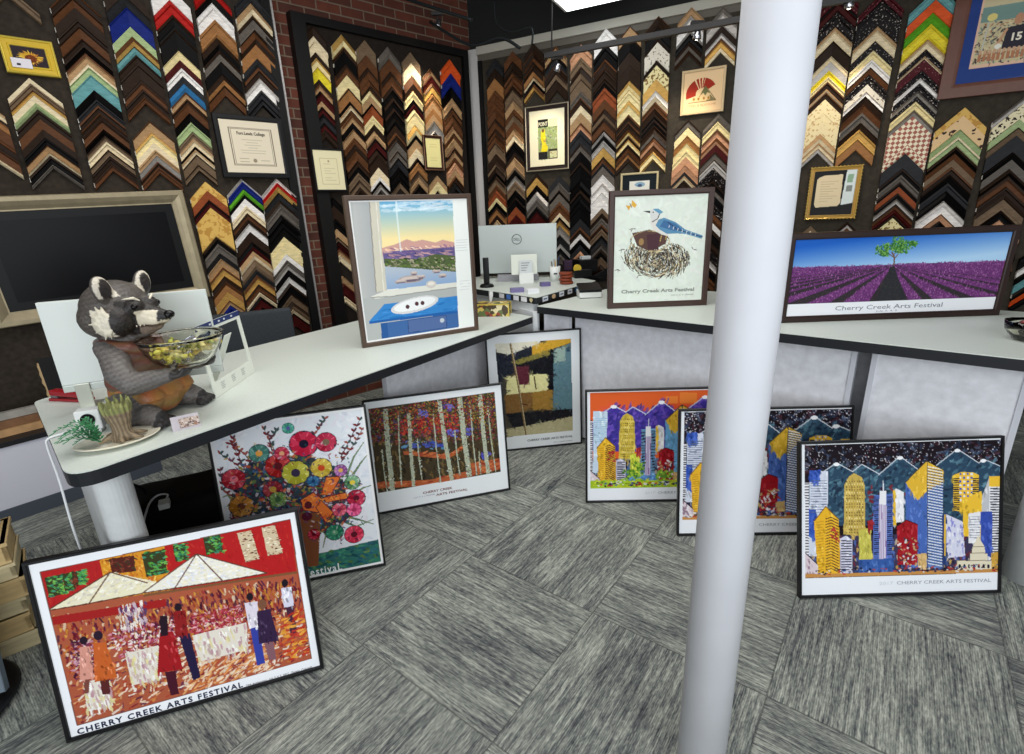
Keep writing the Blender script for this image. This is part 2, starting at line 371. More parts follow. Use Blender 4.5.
# board, column number, stack word, left/right pixel edges at two heights, apexes "height colour" down to "-"
COLS = [
 ('L', 1, '', -51, -2, 95, -28, 25, 182, '12K 28G 45G 60E 79V 87M 95C 103H 115B 130D 145B 154C 158-'),
 ('L', 2, '', 8.6, 62, 103, 32, 84, 187, '-22D -14Z -4- 79C 84Z 91L 96C 103Q 110D 120B 130D 138K 146T 153C 156K 165G 168-'),
 ('L', 3, '', 49, 97, 5, 95, 138, 188, '-20D -10D 0B 9D 20D 28B 40D 49K 54T 65Q 76E 91K 100A 106D 114D 120B 131K 136Z 142C 150Z 157D 164B 171-'),
 ('L', 4, '', 104, 146, 5, 142, 182, 187, '-26B -15D -4A 9N 28Q 37L 48E 56D 68D 81B 90D 98B 104- 122T 133I 143C 150T 156S 162D 167B 173-'),
 ('L', 5, 'upper', 151, 188.5, 5, 186, 217, 188, '-28K -14W 1R 16K 33K 52I 61M 69W 77A 84U 93T 100D 104B 114K 123Q 133Z 139C 147K 150C 155Z 165Z 171-'),
 ('L', 6, 'upper', 194, 229, 5, 209, 245, 111, '-14R -4K 4W 21H 38K 52G 64K 75H 87B 96-'),
 ('L', 7, 'upper', 234, 268, 10, 248, 279, 118, '-9A 4C 17G 33D 46H 59A 68D 79W 91A 100A 106-'),
 ('L', 5, 'lower', 190.5, 226, 202, 215.5, 244, 308, '182b 191o 200M 208b 215b 237K 244G 254A 259T 267L 277B 285H 292L 300T 305N 316-'),
 ('L', 6, 'lower', 227.5, 261, 200, 246, 276, 306, '179W 182N 189V 195K 199W 206C 213B 219D 224W 232D 242M 251C 260Z 270A 275L 284B 292C 296M 309-'),
 ('L', 7, 'lower', 262, 295, 201, 281, 309, 330, '179W 183R 187L 193A 200G 207G 215K 223K 237I 243I 254W 260G 264S 270K 277W 283K 295Z 301Z 309C 313M 326-'),
 ('P', 1, 'upper', 302, 325.5, 49, 314.5, 336, 142, '27D 37C 53D 59I 69Y 80D 85T 91M 97M 102T 107M 114A 123M 130D 138-'),
 ('P', 1, 'lower', 325.5, 347, 236, 335, 357, 314, '198K 206D 219K 229T 237Z 241M 245M 249T 255C 261- 276T 283M 296C 302-'),
 ('P', 2, '', 331.2, 353.5, 50, 347.5, 369, 184, '35I 48D 52K 65B 76I 89H 102K 106C 111B 116T 123K 130T 138B 145D 150B 157D 164K 173Z 180Z 187D 193-'),
 ('P', 3, '', 355.5, 374.5, 58, 370, 388.5, 187, '41Z 56B 68B 81D 91I 97T 104K 107o 116I 125D 131T 139M 150D 158D 168C 177W 181K 185S 190-'),
 ('P', 4, '', 377.5, 398.5, 60, 390, 407, 180, '47G 60B 72B 87K 98K 109K 117K 126D 133D 141G 151G 159A 167K 175K 183Z 188-'),
 ('P', 5, '', 401, 418.5, 64, 409, 426, 180, '53Z 64C 76D 92I 100K 105M 109I 116I 125I 136K 140T 149C 158K 163H 171Z 178T 184K 190-'),
 ('P', 6, '', 422, 438, 81, 427.5, 445, 178, '69T 77M 84L 95H 103T 109H 115T 121S 132-'),
 ('P', 6, 'lower', 422.3, 438.3, 86, 427.5, 445, 178, '176T 182I 190-'),
 ('P', 7, '', 440, 458.6, 76, 446.8, 462, 181, '60O 74N 88K 99T 108B 116B 127T 134B 139T 147D 152T 158B 163P 170T 176D 182A 190-'),
 ('R', 1, '', 488.3, 504.5, 100, 489.8, 507, 220, '59A 69D 79H 91B 100B 110B 119B 129B 136B 143Z 154D 161Z 167K 177Z 185B 191o 198I 202K 207H 215D 220C 226-'),
 ('R', 2, '', 505.7, 523, 88, 508.3, 525.5, 200, '52B 62D 70B 77B 84D 88Z 97Z 102T 109B 116Z 122B 129T 134C 142K 153D 158T 167Z 170K 176S 181Z 190K 198K 207o 215M 226-'),
 ('R', 3, 'upper', 525.2, 544.5, 80, 525.5, 545, 100, '44D 52D 58D 66H 78C 81K 84L 91-'),
 ('R', 3, 'lower', 527.5, 548.3, 193, 528, 549, 215, '174D 178L 185K 191S 199G 206M 224-'),
 ('R', 4, 'upper', 546.5, 567.8, 80, 547, 568.5, 100, '47T 56A 65D 73Z 81D 91-'),
 ('R', 4, 'lower', 550, 570.2, 193, 551.5, 570.5, 250, '176A 183G 190K 194G 202B 213C 217K 220L 226S 236A 244W 248A 254G 263-'),
 ('R', 5, '', 571.2, 592.3, 75, 570.7, 591.3, 240, '45P 58Z 67Z 81Z 92G 98D 106C 113T 123P 130A 144G 153K 162K 171K 180K 190K 200K 208K 219A 227D 234W 239K 245A 251P 256K 260T 268-'),
 ('R', 6, '', 594.7, 618, 53, 592.6, 615.5, 155, '29W 45K 60D 70D 81K 88o 100B 109Z 119B 132S 136K 141S 148L 157B 163A 167G 175W 183W 192W 201W 208Z 213D 218G 224D 229Z 235A 244G 249K 257Z 264D 272-'),
 ('R', 7, '', 619.3, 641.3, 55, 617, 640.2, 155, '27T 37K 53D 66D 81I 91I 101I 115D 122D 127B 132I 136D 140I 145D 148B 153H 158D 162-'),
 ('R', 8, '', 645, 669.7, 66, 641.4, 666.3, 148, '17D 24K 43X 61D 66F 80L 91W 97C 102B 109D 115K 120K 126D 129G 138P 146B 152I 160-'),
 ('R', 9, 'upper', 677, 703, 42, 675.5, 701.7, 62, '8T 17W 34A 42G 52D 54-'),
 ('R', 9, 'lower', 674, 699.6, 153, 671.5, 698, 180, '120G 128I 136H 143I 150I 157P 165P 172A 176C 180D 190A 200K 212-'),
 ('R', 10, 'upper', 706.3, 736, 45, 705, 734.5, 65, '8S 27D 33W 39L 49C 52-'),
 ('R', 10, 'lower', 701.8, 730, 150, 699, 726, 185, '114G 122I 130P 138P 145M 152G 161S 168k 174k 181K 188S 193K 200k 210B 219W 225K 238D 246k 256W 262K 272B 282K 292-'),
 ('R', 11, 'upper', 813.5, 851, 50, 798.9, 832.5, 166, '-24M -12m 0M 12k 28C 42D 57C 63S 71Y 77I 82D 89C 93D 100c 114c 120c 126c 134C 144C 149W 153-'),
 ('R', 11, 'lower', 792, 826, 240, 790, 824, 260, '226Z 231C 240-'),
 ('R', 12, 'upper', 853.5, 895.5, 46, 836, 872.5, 158, '-20M -8m 1k 8k 27C 42k 51I 60W 68B 75k 85X 92W 97D 105B 113G 123D 130L 141H 150-'),
 ('R', 12, 'lower', 828, 862, 240, 826, 860, 260, '222D 225W 228T 240-'),
 ('R', 13, '', 909.8, 958, 9, 872, 911, 224, '-12E 1O 13V 25Y 40C 50k 57C 60m 71k 79W 84k 91S 97k 102I 110S 117x 154A 169K 175G 182K 187o 193K 199S 204B 209M 215K 218F 236-'),
 ('R', 14, '', 934.8, 985.2, 129, 914.7, 961.5, 225, '108b 116d 130Q 137Q 146K 153B 160Z 167D 175K 183A 191K 201W 214P 221K 234-'),
 ('R', 15, '', 992.2, 1044, 122, 974.2, 1022, 219, '98S 105j 120Q 128Z 136A 153K 160G 169K 176B 187D 195Z 213K 220P 234K 246D 260-'),
 ('R', 16, '', 1047, 1100, 130, 1011, 1060, 296, '200D 215K 228D 240K 252W 260K 267E 276K 283O 289K 296-'),
]
BOARDN = {'L': 'left display board', 'P': 'brick wall board', 'R': 'back display board'}
def ordinal(n):
    return {1: 'topmost', 2: 'second', 3: 'third', 4: 'fourth', 5: 'fifth', 6: 'sixth', 7: 'seventh', 8: 'eighth', 9: 'ninth', 10: 'tenth', 11: 'eleventh', 12: 'twelfth',
            13: 'thirteenth', 14: 'fourteenth', 15: 'fifteenth', 16: 'sixteenth', 17: 'seventeenth', 18: 'eighteenth', 19: 'nineteenth', 20: 'twentieth'}.get(n, {21: 'twenty-first', 22: 'twenty-second', 23: 'twenty-third'}.get(n, '%dth' % n))
ORD = {1: 'first', 2: 'second', 3: 'third', 4: 'fourth', 5: 'fifth', 6: 'sixth', 7: 'seventh', 8: 'eighth', 9: 'ninth', 10: 'tenth', 11: 'eleventh', 12: 'twelfth', 13: 'thirteenth', 14: 'fourteenth', 15: 'fifteenth', 16: 'sixteenth'}
CARD = {1: 'one', 2: 'two', 3: 'three', 4: 'four', 5: 'five', 6: 'six', 7: 'seven', 8: 'eight', 9: 'nine', 10: 'ten', 11: 'eleven', 12: 'twelve', 13: 'thirteen', 14: 'fourteen', 15: 'fifteen', 16: 'sixteen'}
OFF = {'L': .052, 'P': .047, 'R': .047}
# cross-sections (position across the band, projection, material slot) of the mouldings
PROFILES = [
 [(0, .016), (.10, .024), (.30, .024), (.42, .014), (.82, .012), (.92, .016), (1, .006)],
 [(0, .020), (.18, .026), (.24, .018), (.60, .015), (.66, .020), (.80, .020), (1, .004)],
 [(0, .018), (.90, .014), (1, .006)],
 [(0, .010), (.15, .016), (.50, .026), (.85, .016), (1, .006)],
 [(0, .022), (.06, .026), (.14, .020), (.86, .009), (.93, .013), (1, .005)]]
ACCENT = {'T': 'B', 'C': 'T', 'W': 'S', 'L': 'B', 'H': 'D', 'B': 'D', 'D': 'B', 'G': 'D', 'A': 'K', 'K': 'D', 'Z': 'D', 'M': 'K', 'P': 'B', 'I': 'L', 'Q': 'C', 'E': 'E', 'O': 'O', 'S': 'G'}
jobs = []
for ci, (wl, num, part, xl0, xr0, y0, xl1, xr1, y1, seq) in enumerate(COLS):
    wall = WL if wl in 'LP' else WR; off = OFF[wl]
    def edge(xa, ya, xb, yb):
        (ua, za), (ub, zb) = wall.uz((xa, ya), off), wall.uz((xb, yb), off)
        return lambda z: ua+(ub-ua)*(z-za)/(zb-za)
    el, er = edge(xl0, y0, xl1, y1), edge(xr0, y0, xr1, y1)
    def z_of(y):
        z = 2.0
        for _ in range(12):
            u = .5*(el(z)+er(z)); P = wall.world(u, z, off); q = project(P)
            z -= (y-q[1])*(-1)*0 + (y-q[1])*0.004
        for _ in range(12):
            u = .5*(el(z)+er(z)); q = project(wall.world(u, z, off)); q2 = project(wall.world(u, z+.01, off))
            z += (y-q[1])/(q2[1]-q[1])*.01
        return z
    items = []
    for tok in seq.split():
        v = float(tok[:-1]); items.append((v, tok[-1]))
    cnt = 0
    for i, (y, k) in enumerate(items):
        if k == '-': continue
        z0 = z_of(y); z1 = z_of(items[i+1][0]) if i+1 < len(items) else z0-.1
        ul, ur = el(z0-.1), er(z0-.1); w = (ur-ul)/2; uc = (ul+ur)/2
        cnt += 1
        q0 = project(wall.world(ul, z0, off)); q1 = project(wall.world(ur, z0, off)); q2 = project(wall.world(uc, z0-w*.9, off))
        vis = 1.0
        if q2[1] < 2 or q1[0] < -2 or q0[0] > 1026: vis = 0
        if 722 < .5*(q0[0]+q1[0]) < 800: vis = .2
        area = abs(q1[0]-q0[0])*(items[i+1][0]-y if i+1 < len(items) else 5)*vis
        jobs.append([area, wl, num, part, uc, z0, w, z0-z1, k, cnt, ci, i])
jobs_vis = [j for j in jobs if j[0] > 0]
jobs_vis.sort(key=lambda j: -j[0])
KEEP = 300
def sample_into(bm, uc, z0, w, t, k, rnd, slot, slot2, slot3, off, depth_add):
    prof = PROFILES[2] if k in 'xXcFdjb' else PROFILES[rnd.choice([0, 0, 1, 2, 3, 4])]
    overlap = .006
    tt = t+overlap
    P = [(0, 0.0)]+prof+[(1, 0.0)]
    sl = 1.0
    cols = []
    for (x, dr) in ((-w, 1), (0, 0), (w, 1)):
        cols.append([bm.verts.new((uc+x, -(d*1.35+(depth_add if 0 < i < len(P)-1 else 0)), z0-abs(x)*sl-s*tt)) for i, (s, d) in enumerate(P)])
    n = len(P); lip = rnd.random() < .6
    for a in (0, 1):
        for i in range(n):
            j = (i+1) % n
            f = bm.faces.new((cols[a][i], cols[a][j], cols[a+1][j], cols[a+1][i]))
            f.material_index = slot2 if (lip and i in (1, 2, n-3) and len(P) > 5) else slot
    f = bm.faces.new(cols[0]); f.material_index = slot
    f = bm.faces.new(cols[2][::-1]); f.material_index = slot
    if slot3 is not None:        # small price sticker on the cut end of the left leg
        h = min(t*.8, .03)
        box_into(bm, uc-w-.0025, uc-w+.001, -.02, -.004, z0-w-h, z0-w-.004, slot3)
def brdz(wl): return -OFF[wl]+.0015
stuffbm = bmesh.new(); stuffmats = []; 
for r, j in enumerate(jobs_vis):
    area, wl, num, part, uc, z0, w, t, k, cnt, ci, i = j
    rnd = random.Random(ci*100+i); wall = WL if wl in 'LP' else WR
    acc = ACCENT.get(k, k)
    sticker = rnd.random() < .4
    if r < KEEP:
        bm = bmesh.new(); sample_into(bm, 0, 0, w, t, k, rnd, 0, 1, 2 if sticker else None, 0, .002*(i % 2))
        bmesh.ops.recalc_face_normals(bm, faces=bm.faces)
        mats = [sample_mat(k), sample_mat(acc)]+([tagmat] if sticker else [])
        o = obj('corner_sample', bm, mats)
        p = wall.world(uc, z0, OFF[wl]); o.location = p; o.rotation_euler = (0, 0, wall.yaw)
        pn = PAL[k][1]
        where = ('%s stack of ' % part if part else '')+'column %s' % CARD[num]
        tag(o, '%s corner sample, %s down in %s, %s' % (pn, ordinal(cnt), where, BOARDN[wl]), 'frame sample',
            {'L': 'corner samples on the left display board', 'P': 'corner samples on the brick wall board', 'R': 'corner samples on the back display board'}[wl])
    else:
        pre = len(stuffmats)
        base = {}
        for kk in (k, acc):
            mm = sample_mat(kk)
            if mm not in stuffmats: stuffmats.append(mm)
            base[kk] = stuffmats.index(mm)
        b2 = bmesh.new(); sample_into(b2, 0, 0, w, t, k, rnd, base[k], base[acc], None, 0, .002*(i % 2))
        bmesh.ops.recalc_face_normals(b2, faces=b2.faces)
        p = wall.world(uc, z0, OFF[wl]); b2.transform(Matrix.Translation(p) @ Matrix.Rotation(wall.yaw, 4, 'Z'))
        tmp = bpy.data.meshes.new('t'); b2.to_mesh(tmp); b2.free(); stuffbm.from_mesh(tmp); bpy.data.meshes.remove(tmp)
if len(stuffmats):
    o = obj('corner_samples', stuffbm, stuffmats)
    tag(o, 'smallest and thinnest V-shaped frame corner samples filling gaps on the three display boards', 'frame samples', 'corner samples filling the boards', 'stuff')
print('SAMPLES', len(jobs_vis))
# ============================================================ COUNTERS
ctop = mat('counter_laminate', (204, 211, 204), .42, noise=.05, nscale=140)
cedge = mat('counter_edge', (30, 32, 36), .45)
pfab = mat('panel_fabric', (226, 227, 233), .9, noise=.10, nscale=22)
ptrim = mat('panel_trim', (206, 208, 216), .4)
ZL, ZR, ZS = .93, 1.0, 1.052
def slab(name, pts, ztop, th, label, rounds=None, edge_h=None):
    t = thing(name, label, 'counter', (pts[0][0], pts[0][1], 0))
    o0 = Vector((pts[0][0], pts[0][1]))
    out = []
    n = len(pts)
    for i, p in enumerate(pts):
        r = (rounds or {}).get(i, 0)
        p = Vector(p[:2]); a = Vector(pts[i-1][:2]); b = Vector(pts[(i+1) % n][:2])
        if r:
            da, db = (a-p).normalized(), (b-p).normalized()
            for k in range(9):
                s = k/8.0
                q = (p+da*r)*(1-s)**2+p*2*s*(1-s)+(p+db*r)*s*s
                out.append(q-o0)
        else: out.append(p-o0)
    obj('worktop', prism_bm(out, ztop-.004, ztop), ctop, t)
    cen = sum(out, Vector((0, 0)))/len(out)
    obj('edge_band', prism_bm(out, ztop-th, ztop-.0042), cedge, t)
    return t
Lf0, Lf1 = Vector((-1.288, 1.298)), Vector((.159, 3.448))
_d = (Lf1-Lf0).normalized(); 
Lb1 = Vector((-.62, 4.30)); Lb0 = Vector((-2.03, 2.02))
SL = slab('reception_counter', [Lf0, Lf1, Lb1, Lb0], ZL, .048, 'grey laminate counter with black edge carrying the raccoon figure, on the left', {0: .10, 3: .05})
Rd = Vector((1.972-.192, 1.838-3.451)).normalized(); Rn = Vector((-Rd.y, Rd.x))   # Rn points away from the camera
R0 = Vector((.192, 3.451)); R1 = R0+Rd*3.6
SR = slab('reception_counter', [R0, R1, R1+Rn*1.15, R0+Rn*1.15], ZR, .05, 'grey laminate counter with black edge carrying the lavender picture, behind the post')
# raised corner shelf with the sticker-covered edge
S0 = Vector((.19, 3.49)); S1 = Vector((.74, 4.27)); S2 = Vector((.52, 4.80)); S3 = Vector((-.25, 4.95)); S4 = Vector((-.62, 4.55))
SH = slab('corner_shelf', [S0, S1, S2, S3, S4], ZS, .047, 'raised corner shelf with a black edge full of small card stickers, under the silver monitor', {0: .03})
SH['category'] = 'shelf'
base = Vector((S0.x, S0.y, 0))
o = obj('riser', prism_bm([Vector((S0.x-.02, S0.y+.05))-S0, Vector((S1.x-.1, S1.y))-S0, Vector((S2.x, S2.y-.1))-S0, Vector((S3.x+.05, S3.y-.1))-S0, Vector((S4.x+.08, S4.y+.02))-S0], ZR+.0005, ZS-.0475), mat('riser_white', (216, 220, 222), .6), SH)
SRs = [Vector((S0.x-.02, S0.y+.06)), Vector((S4.x+.06, S4.y+.0)), Vector((S4.x+.1, S4.y+.04)), Vector((S0.x+.02, S0.y+.09))]
o = obj('step_riser', prism_bm([p-S0 for p in SRs], ZL+.0005, ZS-.0475), mat('riser_white', (216, 220, 222), .6), SH)
def edge_stickers(A, B, z, spots, parent, org):
    d = (B-A).normalized(); nrm = Vector((d.y, -d.x))
    if (nrm.y > 0): nrm = -nrm
    yaw = math.atan2(d.y, d.x)
    for s, wdt, hgt, colr, shp in spots:
        p = A+d*s+nrm*.0015
        bm = bmesh.new()
        if shp == 'r':
            box_into(bm, -wdt/2, wdt/2, -.0008, 0, -hgt/2, hgt/2)
        else:
            pts = [(0, hgt/2), (wdt/2, hgt*.35), (wdt/2, -hgt*.05), (0, -hgt/2), (-wdt/2, -hgt*.05), (-wdt/2, hgt*.35)] if shp == 's' else [(wdt/2*cos(a*pi/6), hgt/2*sin(a*pi/6)) for a in range(12)]
            fr = [bm.verts.new((x, -.0008, zz)) for x, zz in pts]; bk = [bm.verts.new((x, 0, zz)) for x, zz in pts]
            bm.faces.new(fr[::-1]); bm.faces.new(bk)
            for i in range(len(pts)): bm.faces.new((fr[i], fr[(i+1) % len(pts)], bk[(i+1) % len(pts)], bk[i]))
            bmesh.ops.recalc_face_normals(bm, faces=bm.faces)
        o = obj('card_sticker', bm, mat('sticker_%d_%d_%d' % colr, colr, .4), parent)
        o.location = (p.x-org.x, p.y-org.y, z); o.rotation_euler = (0, 0, yaw)
        if shp == 'r' and wdt > .03:
            i2 = obj('print', box_bm(-wdt*.32, wdt*.32, -.0012, -.0009, -.004, .004), mat('sticker_ink', (60, 80, 130), .5), o)
zs = ZS-.0255
edge_stickers(S0, S4, zs, [(.055, .034, .034, (200, 190, 150), 's'), (.135, .065, .034, (226, 228, 232), 'r'), (.225, .062, .034, (222, 224, 230), 'r'), (.315, .050, .034, (74, 116, 190), 'r'), (.40, .062, .034, (206, 206, 210), 'r')], SH, S0)
edge_stickers(S0, S1, zs, [(.12, .075, .036, (214, 218, 224), 'r'), (.24, .055, .034, (206, 172, 130), 'o'), (.36, .07, .036, (226, 228, 232), 'r'), (.49, .07, .036, (228, 228, 232), 'r'), (.62, .07, .036, (66, 126, 176), 'r'), (.76, .08, .036, (216, 220, 226), 'r')], SH, S0)

# end panel with rounded nose under the left counter
def loc(p, org): return (p.x-org.x, p.y-org.y)
ed = (Lb0-Lf0).normalized(); inw = Vector((-ed.y, ed.x)); inw = inw if inw.dot(Vector((1, 1))) > 0 else -inw
legmat = mat('leg_laminate', (200, 203, 204), .45, noise=.04, nscale=30)
e0 = Lf0+inw*.105+ed*.16
q = [e0+inw*.052*cos(t)-ed*.052*sin(t) for t in [pi*k/14 for k in range(15)]]+[e0-inw*.052+ed*.78, e0+inw*.052+ed*.78]
o = obj('end_panel', prism_bm([Vector(loc(p, Lf0)) for p in q], 0, ZL-.0485), legmat, SL)
# fabric privacy panel recessed under the left counter
def panel_thing(name, A, B, n, z1, parent, org, th=.05, edges=(1, 1)):
    """upright panel from A to B; n points to its back"""
    d = (B-A).normalized(); L = (B-A).length; yaw = math.atan2(d.y, d.x)
    P = bpy.data.objects.new(name, None); 
    o = obj(name, box_bm(0, L, 0, th, .02, z1, .004), pfab, parent)
    o.location = (A.x-org.x, A.y-org.y, 0); o.rotation_euler = (0, 0, yaw)
    for k, e in enumerate(edges):
        if e:
            x = (0, L)[k]; s = (-1, 1)[k]
            obj('edge_trim', box_bm(min(x, x-s*.022), max(x, x-s*.022), -.006, th+.001, 0, z1), ptrim, o)
    return o
Ln = Vector((-_d.y, _d.x))
pA = Lf1-_d*1.08+Ln*.33
pB = Lf1-_d*.04+Ln*.33
lp = panel_thing('modesty_panel', pA, pB, Ln, ZL-.0485, SL, Lf0, .04, (0, 0))
# corner post between the counters
cpst = obj('corner_panel', prism_bm([Vector((.165, 3.50)), Vector((.195, 3.49)), Vector((.21, 3.52)), Vector((.0, 3.90)), Vector((-.03, 3.88))], 0, ZR-.0505), mat('riser_white', (216, 220, 222), .6), None)
cpst.parent = SR; cpst.location = (-R0.x, -R0.y, 0)
nb = Vector((R0.x+.02, R0.y+.03))
# right counter panels: edge line is R0 + s*Rd ; panels sit 0.125 behind the edge
def sR(px):      # distance along the edge of the panel plane seen at a pixel
    d = ray(px); o = np.array([0, 0, EYE]); n3 = np.array([Rn.x, Rn.y, 0]); p0 = np.array([R0.x+Rn.x*.17, R0.y+Rn.y*.17, 0])
    P = o+d*(((p0-o)@n3)/(d@n3)); return (Vector((P[0], P[1]))-R0).dot(Rd)
def Rp(s, off): return R0+Rd*s+Rn*off
s1, s2, s3 = sR((853, 380)), sR((864, 400)), sR((1017, 430))
panel_thing('corner_panel', Rp(-.02, .10), Rp(.195, .10), Rn, ZR-.0505, SR, R0, .04, (0, 0))
panel_thing('front_panel', Rp(.20, .17), Rp(s1, .17), Rn, ZR-.0505, SR, R0, .05, (0, 1))
panel_thing('front_panel', Rp(s2, .17), Rp(s3, .17), Rn, ZR-.0505, SR, R0, .05, (1, 1))
panel_thing('inner_panel', Rp(s1-.25, .55), Rp(s2+.5, .55), Rn, ZR-.0505, SR, R0, .03, (0, 0))
# ============================================================ PAINTED SHEETS
class Canvas:
    """a little painter: colours are laid on a grid that becomes the print's own colour attribute.
    Shapes are measured on a flat sheet, u to the right and v down, both 0..1."""
    def __init__(s, w, h, base, seed=1):
        s.w, s.h = w, h; s.a = np.zeros((h, w, 3), np.float32); s.a[:] = base; s.map = None; s.r = random.Random(seed); s.nr = np.random.RandomState(seed); s.seg = None
    def pt(s, p):
        if s.map: p = s.map(p)
        return p[0]*(s.w-1), p[1]*(s.h-1)
    def _mask(s, P):
        xs = [p[0] for p in P]; ys = [p[1] for p in P]
        x0, x1 = max(0, int(min(xs))-1), min(s.w, int(max(xs))+2); y0, y1 = max(0, int(min(ys))-1), min(s.h, int(max(ys))+2)
        if x0 >= x1 or y0 >= y1: return None
        X, Y = np.meshgrid(np.arange(x0, x1), np.arange(y0, y1)); m = np.zeros(X.shape, bool); n = len(P)
        for i in range(n):
            ax, ay = P[i]; bx, by = P[(i+1) % n]
            if ay == by: continue
            c = ((ay > Y) != (by > Y)) & (X < (bx-ax)*(Y-ay)/(by-ay)+ax); m ^= c
        return m, slice(y0, y1), slice(x0, x1)
    def rawpoly(s, P, c, al=1.0):
        r = s._mask(P)
        if r is None: return
        m, sy, sx = r; v = s.a[sy, sx]; v[m] = v[m]*(1-al)+np.array(c, np.float32)*al
    def poly(s, P, c, al=1.0): s.rawpoly([s.pt(p) for p in P], c, al)
    def rawstroke(s, x, y, dx, dy, wd, c, al=1.0):
        L = math.hypot(dx, dy) or 1; nx, ny = -dy/L*wd/2, dx/L*wd/2
        s.rawpoly([(x-nx, y-ny), (x+nx, y+ny), (x+dx*.6+nx*1.1, y+dy*.6+ny*1.1), (x+dx, y+dy), (x+dx*.6-nx*1.1, y+dy*.6-ny*1.1)], c, al)
    def line(s, pts, wd, c, al=1.0, taper=0):
        P = [s.pt(p) for p in pts]
        for i in range(len(P)-1):
            (ax, ay), (bx, by) = P[i], P[i+1]; L = math.hypot(bx-ax, by-ay) or 1
            w0 = wd*(1-taper*i/(len(P)-1))/2; w1 = wd*(1-taper*(i+1)/(len(P)-1))/2
            nx, ny = -(by-ay)/L, (bx-ax)/L
            s.rawpoly([(ax-nx*w0, ay-ny*w0), (ax+nx*w0, ay+ny*w0), (bx+nx*w1, by+ny*w1), (bx-nx*w1, by-ny*w1)], c, al)
    def ell(s, p, rx, ry, c, al=1.0, rot=0, n=20):
        x, y = s.pt(p); s.rawpoly([(x+rx*cos(2*pi*k/n)*cos(rot)-ry*sin(2*pi*k/n)*sin(rot), y+rx*cos(2*pi*k/n)*sin(rot)+ry*sin(2*pi*k/n)*cos(rot)) for k in range(n)], c, al)
    def inside(s, P):
        r = s._mask([s.pt(p) for p in P]); m, sy, sx = r; ys, xs = np.nonzero(m); return ys+sy.start, xs+sx.start
    def daubs(s, P, n, cols, lo, hi, wd, ang=None, spread=.5, al=.9, jit=14):
        ys, xs = s.inside(P)
        if not len(ys): return
        for _ in range(n):
            k = s.r.randrange(len(ys)); c = s.r.choice(cols); j = s.r.uniform(-jit, jit)
            a = s.r.uniform(0, 2*pi) if ang is None else ang+s.r.uniform(-spread, spread); L = s.r.uniform(lo, hi)
            s.rawstroke(xs[k], ys[k], L*cos(a), L*sin(a), wd*s.r.uniform(.6, 1.4), tuple(max(0, min(255, v+j)) for v in c), al)
    def impasto(s, n, lo, hi, wd, jit=22, P=None, al=.75):
        ys, xs = (s.inside(P) if P else (None, None))
        for _ in range(n):
            if P: k = s.r.randrange(len(ys)); y, x = ys[k], xs[k]
            else: y, x = s.r.randrange(s.h), s.r.randrange(s.w)
            c = s.a[y, x]+s.r.uniform(-jit, jit); c = c+np.array([s.r.uniform(-jit/3, jit/3) for _ in range(3)])
            a = s.r.uniform(0, 2*pi); L = s.r.uniform(lo, hi); s.rawstroke(x, y, L*cos(a), L*sin(a), wd, tuple(np.clip(c, 0, 255)), al)
    def grad(s, P, c0, c1, p0, p1):
        ys, xs = s.inside(P); x0, y0 = s.pt(p0); x1, y1 = s.pt(p1); d = np.array([x1-x0, y1-y0]); t = ((xs-x0)*d[0]+(ys-y0)*d[1])/(d@d)
        t = np.clip(t, 0, 1)[:, None]; s.a[ys, xs] = np.array(c0)*(1-t)+np.array(c1)*t
    def outside(s, P, c):      # clean margin round the picture
        r = s._mask([s.pt(p) for p in P]); m, sy, sx = r; k = np.ones((s.h, s.w), bool); sub = k[sy, sx]; sub[m] = False; s.a[k] = c
    def mesh(s, W, H, x0, z0, name, y=.006):
        w, h = s.w, s.h
        X, Z = np.meshgrid(np.linspace(0, W, w), np.linspace(H, 0, h))
        co = np.zeros((h*w, 3), np.float32); co[:, 0] = X.ravel()+x0; co[:, 1] = y; co[:, 2] = Z.ravel()+z0
        me = bpy.data.meshes.new(name); me.vertices.add(w*h); me.vertices.foreach_set('co', co.ravel())
        i = (np.arange(h-1)[:, None]*w+np.arange(w-1)[None, :]).ravel(); q = np.stack([i, i+w, i+w+1, i+1], 1).astype(np.int32)
        me.loops.add(q.size); me.loops.foreach_set('vertex_index', q.ravel()); me.polygons.add(len(q))
        me.polygons.foreach_set('loop_start', np.arange(0, q.size, 4, dtype=np.int32)); me.polygons.foreach_set('loop_total', np.full(len(q), 4, np.int32))
        me.update(calc_edges=True)
        v = np.clip(s.a.reshape(-1, 3)/255.0, 0, 1); l = np.where(v <= .04045, v/12.92, ((v+.055)/1.055)**2.4)
        at = me.color_attributes.new('paint', 'FLOAT_COLOR', 'POINT'); at.data.foreach_set('color', np.concatenate([l, np.ones((len(l), 1))], 1).astype(np.float32).ravel())
        return me

